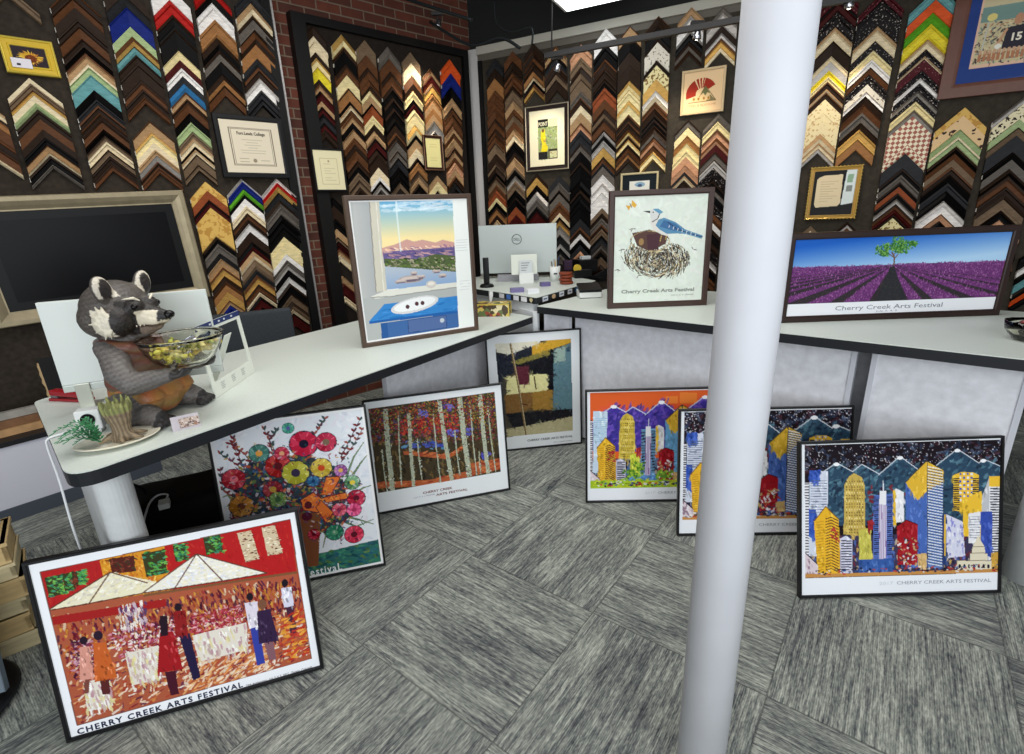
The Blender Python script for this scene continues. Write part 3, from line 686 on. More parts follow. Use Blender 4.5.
print_mat = vcol_mat('print_behind_glass', .6, coat=.10, spec=.06)
canvas_mat = vcol_mat('print_matte', .7)
FRAMES = {}
class Frame:
    def __init__(s, name, label, cat, BL, yaw, lean, W, H, fw, fd, fcol, group=None, rough=.35, lip=None, inner=None):
        s.W, s.H, s.fw = W, H, fw
        BL = Vector(BL); 
        s.t = thing(name, label, cat, (BL.x, BL.y, BL.z+fd*sin(lean)), (0, 0, 0), group)
        s.M = Matrix.Translation(BL) @ Matrix.Rotation(yaw, 4, 'Z') @ Matrix.Rotation(-lean, 4, 'X')
        s.t.rotation_euler = (Matrix.Rotation(yaw, 3, 'Z') @ Matrix.Rotation(-lean, 3, 'X')).to_euler()
        m = mat('frame_%d_%d_%d' % fcol, fcol, rough, noise=.06, nscale=25)
        # moulding: mitred ring with a stepped profile (inset, depth)
        prof = [(0, fd), (0, .0025), (.0025, 0), (fw*.75, 0), (fw*.92, .003), (fw, .008), (fw, fd)]
        if lip: prof = [(0, fd), (0, .004), (fw*.12, 0), (fw*.22, .002), (fw*.3, .007), (fw*.72, .010), (fw*.8, .006), (fw*.92, .006), (fw, .010), (fw, fd)]
        bm = bmesh.new(); rings = []
        for ins, y in prof:
            rings.append([bm.verts.new(p) for p in ((ins, y, ins), (W-ins, y, ins), (W-ins, y, H-ins), (ins, y, H-ins))])
        for i in range(len(rings)):
            j = (i+1) % len(rings)
            for k in range(4):
                f = bm.faces.new((rings[i][k], rings[i][(k+1) % 4], rings[j][(k+1) % 4], rings[j][k]))
                if lip and i in (1, 2, 7): f.material_index = 1
        bmesh.ops.recalc_face_normals(bm, faces=bm.faces)
        s.frame = obj('frame', bm, [m]+([mat('lip_%d_%d_%d' % lip, lip, .35, .5)] if lip else []), s.t)
        obj('backing', box_bm(fw*.6, W-fw*.6, fd*.55, fd*.9, fw*.6, H-fw*.6), mat('backing_board', (120, 104, 84), .9), s.t)
    def uv(s, px):     # sheet coordinates of the point of this sheet that a measured sightline meets
        d = Vector(ray(px)); o = Vector((0, 0, EYE)); n = s.M.to_3x3() @ Vector((0, 1, 0)); p0 = s.M @ Vector((0, .008, 0))
        P = o+d*((p0-o).dot(n)/d.dot(n)); L = s.M.inverted() @ P
        return (L.x-s.fw)/(s.W-2*s.fw), 1-(L.z-s.fw)/(s.H-2*s.fw)
    def crop(s, ox, oy, k): return lambda p: s.uv((ox+p[0]/k, oy+p[1]/k))
    def print_(s, cv, name='print', glass=True):
        me = cv.mesh(s.W-2*s.fw, s.H-2*s.fw, s.fw, s.fw, name, .009)
        s.pr = obj(name, me, print_mat if glass else canvas_mat, s.t); return s.pr
    def text(s, txt, uv0, uv1, size_frac, col, shear=0, bold=0, spacing=1.0):
        """text whose baseline runs from uv0 to uv1 on the sheet"""
        w, h = s.W-2*s.fw, s.H-2*s.fw
        x0, x1 = s.fw+uv0[0]*w, s.fw+uv1[0]*w; z = s.fw+(1-(uv0[1]+uv1[1])/2)*h
        return put_text(txt, (x0+x1)/2, z, size_frac*h, mat('ink_%d_%d_%d' % col, col, .6), s.pr, y=.0082, shear=shear, bold=bold, spacing=spacing, width=abs(x1-x0))

def leaning(name, label, bl_px, yaw, lean, W, H, **k): pass
u_ = EYE
G_FEST = None
# ---- market painting
def F_floor(x, y, yaw, lean, W, H): return ((x*EYE, y*EYE, 0.0), radians(yaw), radians(lean), W*EYE, H*EYE)
BLK = (24, 24, 26)
fA = Frame('framed_poster', 'framed market scene with two cream parasols, leaning nearest the camera on the carpet', 'framed poster', *F_floor(-.945, .763, 18.4, 10.0, .501, .398), .013, .024, BLK)
cv = Canvas(430, 340, (240, 242, 246), 3); cv.map = fA.crop(0, 440, 2.4)
art = [(97, 320), (697, 193), (748, 527), (186, 688)]
cv.poly(art, (168, 72, 48))
cv.poly([(97, 320), (240, 290), (262, 400), (120, 430)], (176, 34, 36)); cv.poly([(240, 290), (395, 257), (410, 370), (262, 400)], (214, 146, 42))
cv.poly([(395, 257), (697, 193), (712, 320), (410, 380)], (178, 32, 34))
cv.daubs([(97, 320), (697, 193), (712, 320), (120, 430)], 500, [(190, 44, 38), (150, 24, 30), (206, 70, 50)], 5, 14, 2, 1.5, .5, .4)
cv.daubs([(240, 290), (395, 257), (405, 350), (262, 400)], 260, [(224, 160, 50), (196, 110, 36), (232, 190, 90)], 5, 12, 2.4, 1.5, .6, .7)
for q in ([(108, 334), (150, 325), (155, 372), (118, 382)], [(150, 324), (172, 320), (180, 360), (157, 368)], [(182, 318), (202, 314), (206, 346), (188, 352)], [(340, 276), (396, 264), (402, 322), (352, 332)], [(415, 256), (445, 250), (451, 288), (422, 296)], [(487, 234), (528, 227), (536, 270), (496, 279)]):
    cv.poly(q, (58, 60, 34)); cv.daubs(q, 60, [(70, 150, 70), (110, 180, 80), (40, 90, 60), (60, 140, 110)], 4, 9, 2.6, .3, .9)
for q in ([(262, 288), (322, 280), (326, 318), (270, 324)], [(172, 322), (184, 319), (190, 352), (178, 360)]):
    cv.poly(q, (84, 36, 30)); cv.daubs(q, 30, [(130, 60, 40), (50, 60, 40)], 4, 9, 2)
for q in ([(569, 226), (603, 220), (623, 288), (590, 296)], [(628, 213), (660, 207), (679, 274), (643, 281)]):
    cv.poly(q, (208, 190, 158)); cv.daubs(q, 50, [(240, 232, 210), (170, 120, 90), (90, 40, 36)], 3, 7, 1.8, .1, .3)
cv.poly([(118, 412), (385, 366), (712, 320), (748, 527), (186, 688)], (170, 88, 62))
cv.daubs([(125, 425), (712, 325), (725, 420), (150, 520)], 900, [(176, 100, 46), (110, 30, 42), (206, 150, 60), (84, 34, 66), (216, 196, 166), (140, 40, 40), (70, 30, 50)], 6, 18, 3, 1.5, .35, .85)
cv.daubs([(150, 500), (735, 405), (745, 525), (186, 685)], 900, [(206, 130, 66), (234, 214, 186), (170, 64, 44), (236, 228, 216), (130, 44, 56), (96, 44, 66), (236, 222, 200), (216, 160, 110)], 6, 16, 3, -.6, .9, .85)
cv.poly([(122, 428), (398, 384), (400, 402), (126, 448)], (160, 34, 34))
cv.daubs([(165, 490), (225, 480), (240, 560), (180, 575)], 120, [(110, 40, 70), (70, 24, 50), (200, 150, 170)], 4, 9, 3)
cv.daubs([(262, 460), (430, 430), (432, 500), (285, 525)], 260, [(176, 70, 100), (116, 30, 56), (216, 150, 170), (240, 230, 226)], 4, 9, 2.6)
cv.daubs([(450, 425), (580, 398), (590, 440), (462, 470)], 240, [(190, 70, 90), (130, 30, 60), (226, 170, 180), (150, 40, 44)], 4, 9, 2.6)
for q in ([(300, 515), (385, 495), (388, 575), (318, 592)], [(462, 472), (592, 440), (596, 505), (478, 536)], [(200, 585), (262, 570), (272, 640), (210, 655)]):
    cv.poly(q, (226, 218, 206)); cv.daubs(q, 90, [(246, 244, 238), (200, 180, 170), (220, 208, 150), (190, 150, 160)], 8, 18, 3, 1.5, .2)
cv.daubs([(285, 400), (350, 385), (352, 445), (292, 455)], 90, [(236, 230, 220), (90, 60, 100), (200, 180, 190)], 8, 16, 3, 1.5, .2)
cv.daubs([(470, 545), (640, 500), (650, 560), (430, 620)], 160, [(236, 214, 186), (226, 170, 110), (214, 132, 70)], 8, 20, 3, -.5, .4)
cv.poly([(118, 412), (265, 320), (388, 346), (345, 370), (200, 397)], (232, 226, 196)); cv.poly([(338, 372), (472, 276), (642, 322), (540, 340)], (236, 232, 218))
cv.daubs([(140, 405), (265, 322), (372, 346), (330, 362)], 200, [(244, 240, 224), (232, 222, 186), (216, 210, 196)], 4, 9, 3, -.4, .5); cv.daubs([(370, 362), (472, 282), (618, 321), (538, 334)], 240, [(244, 242, 236), (222, 224, 232), (234, 226, 200)], 4, 9, 3, .2, .6)
brn = (84, 50, 40)
for l in ([(265, 320), (213, 397)], [(265, 320), (355, 346)], [(472, 276), (418, 362)], [(472, 276), (534, 340)], [(118, 412), (200, 398), (345, 370), (540, 340), (642, 322)], [(118, 410), (265, 320)], [(340, 372), (472, 276)], [(472, 276), (642, 322)]): cv.line(l, 2.4, brn, .8)
cv.line([(345, 376), (540, 346), (714, 320)], 5, (120, 84, 54), .9)
def fig(hd, hr, hc, top, tc, leg, lc):
    cv.poly(leg, lc); cv.poly(top, tc); cv.daubs(top, 22, [tc, tuple(min(255, v+40) for v in tc), tuple(int(v*.7) for v in tc)], 6, 12, 2.5, 1.5, .3); cv.ell(hd, hr, hr*1.35, hc)
fig((201, 484), 6, (40, 26, 40), [(192, 500), (216, 498), (226, 575), (192, 580)], (214, 150, 134), [(200, 575), (216, 575), (214, 610), (204, 612)], (120, 70, 60))
fig((236, 472), 7, (44, 28, 44), [(224, 490), (254, 488), (282, 572), (228, 584)], (196, 96, 44), [(240, 578), (262, 574), (266, 612), (246, 614)], (90, 40, 40))
fig((392, 440), 7, (36, 24, 40), [(384, 465), (416, 462), (440, 552), (378, 562)], (158, 28, 34), [(396, 560), (422, 556), (430, 612), (410, 616)], (70, 24, 40)); cv.poly([(384, 425), (402, 425), (404, 472), (386, 474)], (40, 24, 36))
fig((428, 404), 6, (36, 24, 34), [(417, 414), (446, 411), (452, 470), (422, 476)], (140, 32, 34), [(430, 472), (456, 466), (482, 572), (464, 580)], (38, 30, 64))
fig((600, 379), 6, (34, 24, 34), [(587, 394), (618, 390), (624, 450), (598, 456)], (220, 212, 226), [(600, 452), (622, 448), (637, 538), (618, 544)], (54, 66, 158))
fig((630, 397), 8, (120, 80, 60), [(617, 414), (648, 408), (670, 484), (622, 492)], (52, 34, 66), [(634, 488), (656, 484), (664, 528), (646, 532)], (130, 90, 100))
fig((684, 346), 6, (30, 24, 34), [(675, 358), (700, 355), (706, 400), (682, 405)], (214, 212, 230), [(686, 402), (704, 398), (713, 462), (698, 474)], (70, 40, 60))
cv.daubs([(660, 430), (733, 410), (746, 522), (676, 535)], 110, [(190, 54, 40), (226, 160, 60), (206, 110, 50)], 8, 18, 4, -.3, .4)
cv.outside(art, (240, 242, 246)); cv.line([(97, 320), (697, 193), (748, 527), (186, 688), (97, 320)], 1.4, (110, 70, 60), .8)
fA.print_(cv)
U = fA.crop(0, 440, 2.4)
a, b = U((186, 706)), U((584, 598)); v = (a[1]+b[1])/2
fA.text('CHERRY CREEK ARTS FESTIVAL', (a[0], v), (b[0], v), .047, (30, 36, 66), bold=.0007, spacing=1.25)
a, b = U((590, 592)), U((750, 552)); v = (a[1]+b[1])/2
fA.text('25th Anniversary   July 3, 4, 5, 2015   Denver, Colorado', (a[0], v), (b[0], v), .02, (70, 72, 84), shear=.3)

# ---- flower painting
fB = Frame('framed_poster', 'framed bouquet painting of red and orange flowers with white lettering, tucked under the left counter', 'framed poster', (-1.297, 1.883, 0), radians(15), radians(9), .67, .80, .010, .024, BLK)
cv = Canvas(280, 330, (222, 226, 232), 5); cv.map = fB.crop(200, 395, 3.968)
cv.daubs([(30, 60), (650, 40), (715, 590), (100, 620)], 500, [(232, 234, 238), (206, 212, 224), (224, 218, 226)], 8, 22, 5, None, .5, .6, 6)
cv.poly([(70, 730), (710, 575), (735, 690), (90, 830)], (46, 104, 96)); cv.daubs([(100, 720), (705, 582), (722, 682), (110, 810)], 300, [(40, 90, 110), (60, 130, 100), (34, 76, 84), (90, 120, 60)], 6, 18, 4, .2, .6, .8)
dk = (38, 44, 66)
def leafstem(pts, c, wd, leaves, lc, ll=9):
    P = pts; cv.line(P, wd, c, 1, .5)
    for i in range(leaves):
        t = (i+.5)/leaves*(len(P)-1); k = int(t); f = t-k; p = (P[k][0]*(1-f)+P[k+1][0]*f, P[k][1]*(1-f)+P[k+1][1]*f); x, y = cv.pt(p)
        for sgn in (-1, 1): a = cv.r.uniform(-1.9, -1.1)+sgn*.8; cv.rawstroke(x, y, ll*cos(a), ll*sin(a), ll*.45, cv.r.choice(lc))
for P in ([(240, 330), (180, 240), (110, 190)], [(200, 400), (150, 280), (70, 230)], [(330, 300), (285, 200), (250, 130)], [(300, 280), (275, 180), (310, 140)], [(150, 420), (90, 380), (80, 290)], [(560, 250), (600, 170), (640, 90)], [(560, 270), (610, 200), (650, 130)], [(420, 200), (470, 140), (500, 90)], [(180, 300), (140, 220), (130, 170)]):
    leafstem(P, (70, 50, 60), 2, 7, [(120, 40, 44), (60, 80, 80), (150, 80, 70), (90, 50, 60)])
for P in ([(580, 330), (610, 250), (650, 190)], [(600, 330), (640, 270), (665, 240)], [(560, 500), (620, 525), (690, 495)], [(620, 390), (650, 370), (682, 362)], [(480, 520), (500, 560), (488, 610)], [(140, 430), (110, 400), (90, 410)], [(560, 480), (640, 500), (690, 515)]):
    cv.line(P, 5, (50, 90, 90), 1, .7); cv.line(P, 2, (150, 160, 90), .8, .5)
cv.poly([(200, 260), (420, 240), (560, 300), (600, 480), (520, 560), (400, 520), (300, 470), (120, 500), (120, 420)], (52, 60, 66)); 
cv.daubs([(200, 250), (420, 240), (560, 300), (610, 480), (540, 560), (400, 520), (120, 500), (110, 400)], 700, [(40, 80, 90), (90, 110, 60), (110, 30, 44), (60, 90, 130), (190, 90, 60), (36, 40, 60), (200, 190, 200), (150, 130, 60)], 5, 14, 4)
def flower(p, r, c, cc, n=9, out=dk):
    x, y = cv.pt(p); r = r*.45
    cv.ell(p, r*1.05, r*1.0, out)
    for k in range(n):
        a = 2*pi*k/n+.3; j = cv.r.uniform(-24, 30); q = (x+cos(a)*r*.58, y+sin(a)*r*.55); col = tuple(max(0, min(255, v+j)) for v in c)
        cv.rawpoly([(q[0]+r*.42*cos(t*pi/5)*1.05, q[1]+r*.42*sin(t*pi/5)) for t in range(10)], col); cv.rawstroke(q[0], q[1], cos(a)*r*.4, sin(a)*r*.4, 1.8, tuple(min(255, v+60) for v in col), .7)
    cv.ell(p, r*.34, r*.32, cc)
cv.poly([(395, 470), (480, 470), (470, 680), (380, 690)], (120, 70, 44))
for f in (((135, 338), 46, (160, 40, 52), (220, 110, 120)), ((165, 445), 48, (176, 116, 44), (110, 60, 40)), ((290, 378), 40, (120, 28, 34), (180, 140, 60)), ((310, 418), 36, (96, 126, 66), (60, 90, 60)), ((310, 285), 52, (156, 34, 34), (90, 20, 30)), ((235, 235), 40, (70, 120, 110), (216, 150, 66)), ((325, 235), 30, (176, 50, 70), (220, 160, 120)), ((412, 197), 58, (188, 36, 66), (26, 22, 44)), ((500, 190), 44, (168, 34, 62), (120, 100, 80)), ((380, 312), 55, (176, 172, 62), (54, 44, 70)), ((482, 292), 44, (196, 170, 66), (196, 70, 36)), ((558, 302), 28, (150, 90, 150), (216, 170, 90)), ((605, 350), 34, (96, 140, 100), (226, 200, 70)), ((350, 135), 24, (70, 150, 130), (90, 90, 160)), ((620, 412), 40, (172, 34, 62), (90, 20, 40)), ((553, 458), 32, (206, 84, 104), (150, 40, 70)), ((612, 458), 32, (222, 84, 132), (170, 50, 90)), ((535, 548), 38, (40, 112, 84), (90, 150, 110)), ((612, 556), 42, (196, 44, 72), (90, 20, 36)), ((453, 556), 26, (150, 20, 40), (90, 10, 30)), ((450, 345), 26, (40, 90, 130), (30, 60, 100))): flower(*f)
for q in ([(480, 400), (500, 330), (560, 325), (520, 400)], [(490, 410), (580, 390), (585, 415), (500, 430)], [(400, 420), (450, 390), (490, 420), (470, 470), (410, 460)], [(480, 420), (530, 470), (500, 510), (460, 450)]): cv.poly(q, (220, 114, 50)); cv.daubs(q, 14, [(236, 150, 70), (190, 80, 40)], 6, 12, 3); cv.line(q+[q[0]], 1.5, (90, 30, 50))
cv.ell((425, 485), 10, 9, (80, 24, 40)); cv.ell((430, 440), 7, 8, (90, 30, 40))
cv.daubs([(110, 200), (560, 190), (660, 400), (640, 590), (430, 600), (110, 480)], 300, [(36, 40, 60), (214, 206, 214), (120, 30, 50), (50, 90, 90), (190, 150, 70), (90, 60, 110)], 4, 11, 2.2, None, .5, .7); W_, H_ = cv.w, cv.h; cv.a[:5, :] = 232; cv.a[-5:, :] = 236; cv.a[:, :4] = 228; cv.a[:, -5:] = 238
fB.print_(cv)
U = fB.crop(200, 395, 3.968); a, b = U((330, 745)), U((566, 700)); v = (a[1]+b[1])/2
me = fB.text('2016 festivaL', (a[0]-.02, v-.006), (b[0], v-.006), .065, (232, 236, 236), bold=.0006, spacing=1.2)

# ---- birch grove
fC = Frame('framed_poster', 'framed birch grove painting with red leaves and white mat, leaning under the left counter', 'framed poster', *F_floor(-.501, 1.562, 16.0, 6.3, .498, .42), .011, .024, BLK)
cv = Canvas(300, 250, (232, 236, 238), 7); cv.map = fC.crop(362, 380, 5.587)
art = [(35, 165), (740, 70), (775, 515), (90, 635)]
cv.poly(art, (66, 56, 40)); 
cv.daubs([(70, 400), (765, 330), (775, 515), (90, 635)], 260, [(76, 66, 44), (50, 44, 36), (110, 90, 54)], 6, 16, 4, 1.4, .5)
for P in ([(75, 575), (380, 560), (770, 470), (775, 500), (400, 590), (85, 610)], [(230, 400), (480, 420), (560, 370), (560, 390), (480, 445), (235, 420)], [(600, 470), (770, 440), (772, 500), (620, 515)]): cv.poly(P, (176, 92, 56)); cv.daubs(P, 50, [(196, 110, 64), (150, 64, 44)], 8, 18, 3, -.1, .3)
cv.daubs([(215, 350), (460, 330), (455, 385), (220, 385)], 60, [(66, 80, 170), (80, 100, 180), (96, 150, 180)], 6, 14, 4, 0, .4)
cv.daubs([(36, 170), (740, 72), (760, 330), (60, 370)], 2600, [(104, 34, 40), (132, 44, 44), (140, 124, 60), (80, 70, 44), (60, 66, 44), (150, 84, 56), (84, 70, 116), (44, 38, 34), (112, 56, 76), (104, 110, 74)], 3, 8, 3.2, None, .5, .75)
cv.daubs([(210, 230), (540, 190), (540, 290), (220, 310)], 320, [(176, 44, 40), (196, 70, 50), (140, 30, 50)], 2, 6, 3)
for c in ((340, 180), (590, 290), (480, 155), (690, 420), (500, 300)): 
    x, y = c; cv.daubs([(x-26, y-18), (x+26, y-20), (x+24, y+20), (x-24, y+18)], 22, [(84, 84, 180), (110, 110, 200)], 3, 8, 4)
for (x0, y0, x1, y1, w) in ((130, 165, 172, 622, 10), (262, 190, 290, 596, 7), (432, 120, 503, 562, 9), (545, 100, 602, 542, 11), (660, 85, 706, 525, 9), (203, 200, 222, 590, 2.6), (310, 330, 336, 560, 2.4), (398, 190, 440, 575, 2.6), (518, 280, 548, 535, 2.4), (606, 150, 642, 535, 2.6), (702, 150, 748, 515, 2.6), (112, 390, 142, 626, 2.4), (655, 400, 665, 530, 2)):
    cv.line([(x0, y0), ((x0+x1)/2-4, (y0+y1)/2), (x1, y1)], w, (176, 182, 160)); n = int(w*9)
    cv.daubs([(x0-w*1.6, y0), (x0+w*1.6, y0), (x1+w*1.6, y1), (x1-w*1.6, y1)], n, [(214, 218, 204), (130, 140, 120), (90, 90, 80), (186, 176, 130)], 2, 5, 2.2)
cv.daubs([(36, 170), (740, 72), (752, 230), (60, 300)], 700, [(112, 34, 40), (170, 150, 60), (190, 100, 60), (150, 44, 44), (60, 66, 44)], 2, 5, 2.4)
cv.outside(art, (232, 236, 238)); fC.print_(cv)
U = fC.crop(362, 380, 5.587)
for t, p, q, sz in (('CHERRY CREEK', (340, 638), (505, 612), .030), ('ARTS FESTIVAL', (415, 648), (592, 620), .030)):
    a, b = U(p), U(q); v = (a[1]+b[1])/2; fC.text(t, (a[0], v), (b[0], v), sz, (116, 52, 46), bold=.0003)
a, b = U((290, 662)), U((408, 645)); fC.text('JULY 3, 4, 5  DENVER', (a[0], (a[1]+b[1])/2), (b[0], (a[1]+b[1])/2), .014, (120, 120, 140))

# ---- abstract
fD = Frame('framed_poster', 'framed abstract collage in black, ochre and teal, leaning in the corner between the counters', 'framed poster', *F_floor(-.102, 2.024, 7.9, 3.1, .414, .53), .011, .024, BLK)
cv = Canvas(200, 250, (226, 230, 232), 9); cv.map = fD.crop(484, 328, 6.18)
cv.poly([(68, 100), (537, 68), (550, 635), (120, 678)], (70, 66, 56))
for P, c in (([(68, 100), (350, 80), (330, 112), (150, 165), (70, 150)], (220, 216, 196)), ([(298, 112), (400, 76), (537, 69), (536, 92), (300, 172)], (204, 158, 52)), ([(70, 155), (160, 165), (292, 115), (296, 205), (150, 300), (78, 335)], (34, 38, 48)),
             ([(165, 212), (420, 128), (405, 168), (220, 228)], (128, 120, 62)), ([(200, 230), (405, 168), (412, 128), (434, 140), (438, 385), (396, 388), (280, 292)], (24, 25, 30)), ([(430, 132), (536, 95), (548, 540), (428, 508)], (92, 124, 134)), ([(434, 135), (500, 115), (505, 200), (436, 220)], (150, 172, 162)),
             ([(140, 300), (200, 292), (216, 352), (282, 352), (280, 290), (392, 284), (398, 386), (310, 402), (140, 416)], (222, 216, 156)), ([(188, 240), (276, 238), (282, 352), (214, 352)], (92, 40, 52)), ([(128, 416), (300, 396), (302, 508), (138, 532)], (126, 92, 50)), ([(300, 396), (425, 384), (428, 506), (302, 510)], (152, 116, 52)),
             ([(134, 532), (548, 500), (550, 546), (280, 602), (178, 618)], (30, 30, 33)), ([(140, 625), (280, 602), (550, 546), (550, 635), (140, 674)], (176, 168, 130)), ([(508, 122), (530, 118), (532, 145), (510, 148)], (50, 70, 90))): cv.poly(P, c)
cv.impasto(1500, 4, 12, 3, 16, [(68, 100), (537, 68), (550, 635), (120, 678)], .5)
cv.line([(163, 96), (212, 350), (262, 662)], 4.5, (112, 92, 62)); cv.line([(166, 96), (215, 350), (266, 662)], 1.2, (196, 180, 140))
cv.line([(310, 300), (322, 380)], 3, (90, 80, 50)); cv.line([(232, 470), (270, 478)], 2, (60, 40, 30))
cv.outside([(68, 100), (537, 68), (550, 635), (120, 678)], (226, 230, 232)); fD.print_(cv)
U = fD.crop(484, 328, 6.18); a, b = U((268, 700)), U((548, 678)); v = (a[1]+b[1])/2
fD.text('CHERRY CREEK ARTS FESTIVAL', (a[0], v), (b[0], v), .026, (84, 84, 88), bold=.0004)
a, b = U((430, 704)), U((548, 692)); fD.text('JULY 3, 4, 5  DENVER, COLORADO', (a[0], (a[1]+b[1])/2+.008), (b[0], (a[1]+b[1])/2+.008), .012, (130, 130, 134))
# ---- the three city skylines share one drawing
fH = Frame('framed_poster', 'framed night skyline poster with full lettering, nearest and rightmost on the carpet', 'framed poster', *F_floor(.740, 1.08, -.9, 14.3, .528, .419), .011, .024, BLK, 'city skyline posters leaning along the right counter')
fI = Frame('framed_poster', 'framed night skyline poster half hidden behind the white post', 'framed poster', *F_floor(.509, 1.371, -2.5, 9.1, .528, .414), .011, .024, BLK, 'city skyline posters leaning along the right counter')
fJ = Frame('framed_poster', 'framed skyline poster with orange sky and purple mountains', 'framed poster', *F_floor(.249, 1.587, -2.4, 6.0, .528, .418), .011, .024, BLK, 'city skyline posters leaning along the right counter')
def city(cv, day):
    def R(x0, y0, x1, y1, c, al=1.0): cv.poly([(x0, y0), (x1, y0), (x1, y1), (x0, y1)], c, al)
    Y = (236, 190, 58); B = (52, 84, 176); LB = (96, 136, 190) if not day else (110, 170, 214); Wt = (232, 232, 236); DK = (30, 28, 44)
    art = [(38, 55), (949, 22), (936, 634), (42, 662)]
    if day:
        cv.poly(art, (222, 96, 44)); 
        for _ in range(16):
            x = cv.r.uniform(40, 900); y = cv.r.uniform(20, 200); R(x, y, x+cv.r.uniform(60, 160), y+cv.r.uniform(30, 70), cv.r.choice([(232, 110, 44), (214, 76, 46), (236, 140, 60), (226, 90, 60)]), .7)
    else:
        cv.poly(art, (28, 20, 26)); cv.daubs([(38, 55), (949, 22), (945, 200), (40, 240)], 260, [(60, 80, 110), (90, 50, 60), (44, 60, 90), (110, 130, 160)], 4, 14, 4, None, .5, .5)
        cv.daubs([(38, 55), (949, 22), (945, 140), (40, 170)], 420, [(220, 220, 226), (200, 190, 200), (150, 160, 180)], .8, 2.4, 1.3, None, .5, .9)
    mts = [[(38, 260), (100, 195), (190, 133), (320, 205), (330, 420), (38, 420)], [(262, 175), (305, 140), (395, 190), (400, 400), (262, 400)], [(380, 190), (480, 103), (570, 170), (640, 400), (380, 400)], [(640, 150), (742, 70), (842, 135), (860, 116), (948, 152), (945, 420), (640, 420)]]
    mc = [(66, 54, 150), (84, 62, 170), (52, 44, 120), (120, 90, 190)] if day else [(44, 70, 92), (66, 100, 120), (30, 44, 62), (90, 130, 146)]
    for m in mts:
        cv.poly(m, mc[0]); cv.daubs(m, 240, mc, 4, 14, 4, -.7, .8, .7); cv.line(m[:-2], 1.4, (220, 226, 236), .9)
    for x, y in ((190, 133), (480, 103), (742, 70), (860, 116)): cv.ell((x, y+8), 5, 3, (240, 242, 246))
    if not day: cv.daubs([(330, 250), (640, 200), (640, 330), (330, 380)], 60, [(120, 40, 50), (60, 30, 60)], 5, 14, 4)
    def rows(x0, y0, x1, y1, c, step=11, wd=1.3, al=.85, slope=0):
        y = y0
        while y < y1: cv.line([(x0, y), (x1, y+slope)], wd, c, al); y += step
    def colsv(x0, y0, x1, y1, c, step=10, wd=1.1, al=.8):
        x = x0
        while x < x1: cv.line([(x, y0), (x, y1)], wd, c, al); x += step
    tw = lambda P, c, n=60, cs=None: (cv.poly(P, c), cv.daubs(P, n, cs or [c, tuple(min(255, v+30) for v in c), tuple(int(v*.8) for v in c)], 4, 12, 3, 1.5, .4, .7))
    cv.poly([(42, 470), (936, 450), (936, 630), (42, 650)], (60, 56, 84) if not day else (90, 110, 140)); cv.daubs([(42, 470), (936, 450), (936, 630), (42, 650)], 500, [(44, 40, 60), (70, 100, 170), (190, 170, 150), (120, 50, 60), (214, 176, 90), (36, 34, 44)], 4, 12, 3.2, 1.5, .4, .8)
    # left tower and striped sliver
    tw([(66, 168), (150, 172), (148, 560), (62, 560)], (196, 214, 232) if day else (206, 212, 226)); 
    if not day: tw([(66, 168), (118, 165), (110, 215), (66, 222)], B); tw([(62, 345), (95, 345), (95, 480), (60, 470)], B)
    rows(70, 215, 146, 360, (90, 100, 130) if not day else (150, 190, 216), 12)
    R(42, 225, 62, 560, Wt); rows(42, 230, 62, 560, DK, 13, 2)
    # speckled gold tower
    tw([(222, 460), (226, 232), (246, 196), (270, 180), (306, 200), (318, 236), (322, 470)], (196, 168, 84) if not day else (206, 180, 70), 90)
    for yy in range(215, 460, 13):
        for xx in range(234, 314, 12): R(xx, yy, xx+5, yy+6, (96, 76, 40) if (xx+yy) % 3 else (236, 224, 160), .8)
    # white and gold slab, spire tower
    tw([(447, 262), (462, 250), (497, 268), (498, 400), (450, 410)], Wt, 20); tw([(447, 262), (458, 256), (462, 420), (448, 420)], Y, 10)
    tw([(358, 282), (447, 274), (445, 600), (358, 600)], (86, 112, 186) if not day else (120, 170, 210), 80); rows(360, 290, 384, 560, DK, 9, 1.6); rows(420, 290, 444, 560, DK, 9, 1.6); R(384, 300, 418, 590, (210, 206, 226)); colsv(388, 320, 416, 590, (120, 70, 130), 9)
    R(386, 262, 416, 324, Wt); cv.line([(403, 214), (403, 264)], 1.6, (214, 220, 230))
    # big glass tower
    tw([(505, 222), (602, 125), (606, 612), (508, 612)], LB if day else (72, 104, 178), 120); tw([(602, 125), (678, 166), (672, 612), (604, 612)], (110, 160, 206) if day else (96, 128, 190), 90)
    tw([(505, 222), (602, 125), (678, 166), (676, 220), (604, 262), (560, 305)], (222, 178, 56), 60); rows(604, 150, 676, 600, (236, 238, 240), 13, 1.6, .9, 14); rows(606, 158, 676, 600, (40, 50, 90), 13, 1.3, .8, 14); cv.line([(604, 126), (606, 612)], 1.2, (60, 60, 70)); cv.line([(505, 222), (602, 125), (678, 166)], 1.4, (70, 60, 40))
    # round tower
    tw([(722, 190), (760, 176), (812, 176), (842, 190), (836, 372), (724, 350)], Y, 40); rows(724, 205, 752, 350, DK, 10, 2.2); rows(812, 205, 840, 350, DK, 10, 2.2)
    for yy in range(180, 300, 17):
        for xx in range(752, 812, 17): R(xx, yy, xx+9, yy+9, Wt if (xx+yy) % 2 else B)
    tw([(766, 300), (852, 262), (862, 320), (850, 470), (770, 470)], Y, 50)
    # right striped tower
    tw([(854, 290), (888, 200), (888, 600), (856, 600)], (190, 192, 196), 30); tw([(888, 200), (946, 192), (940, 600), (886, 600)], Wt, 20); R(888, 194, 945, 242, Y); rows(892, 252, 942, 596, DK, 12, 2.2)
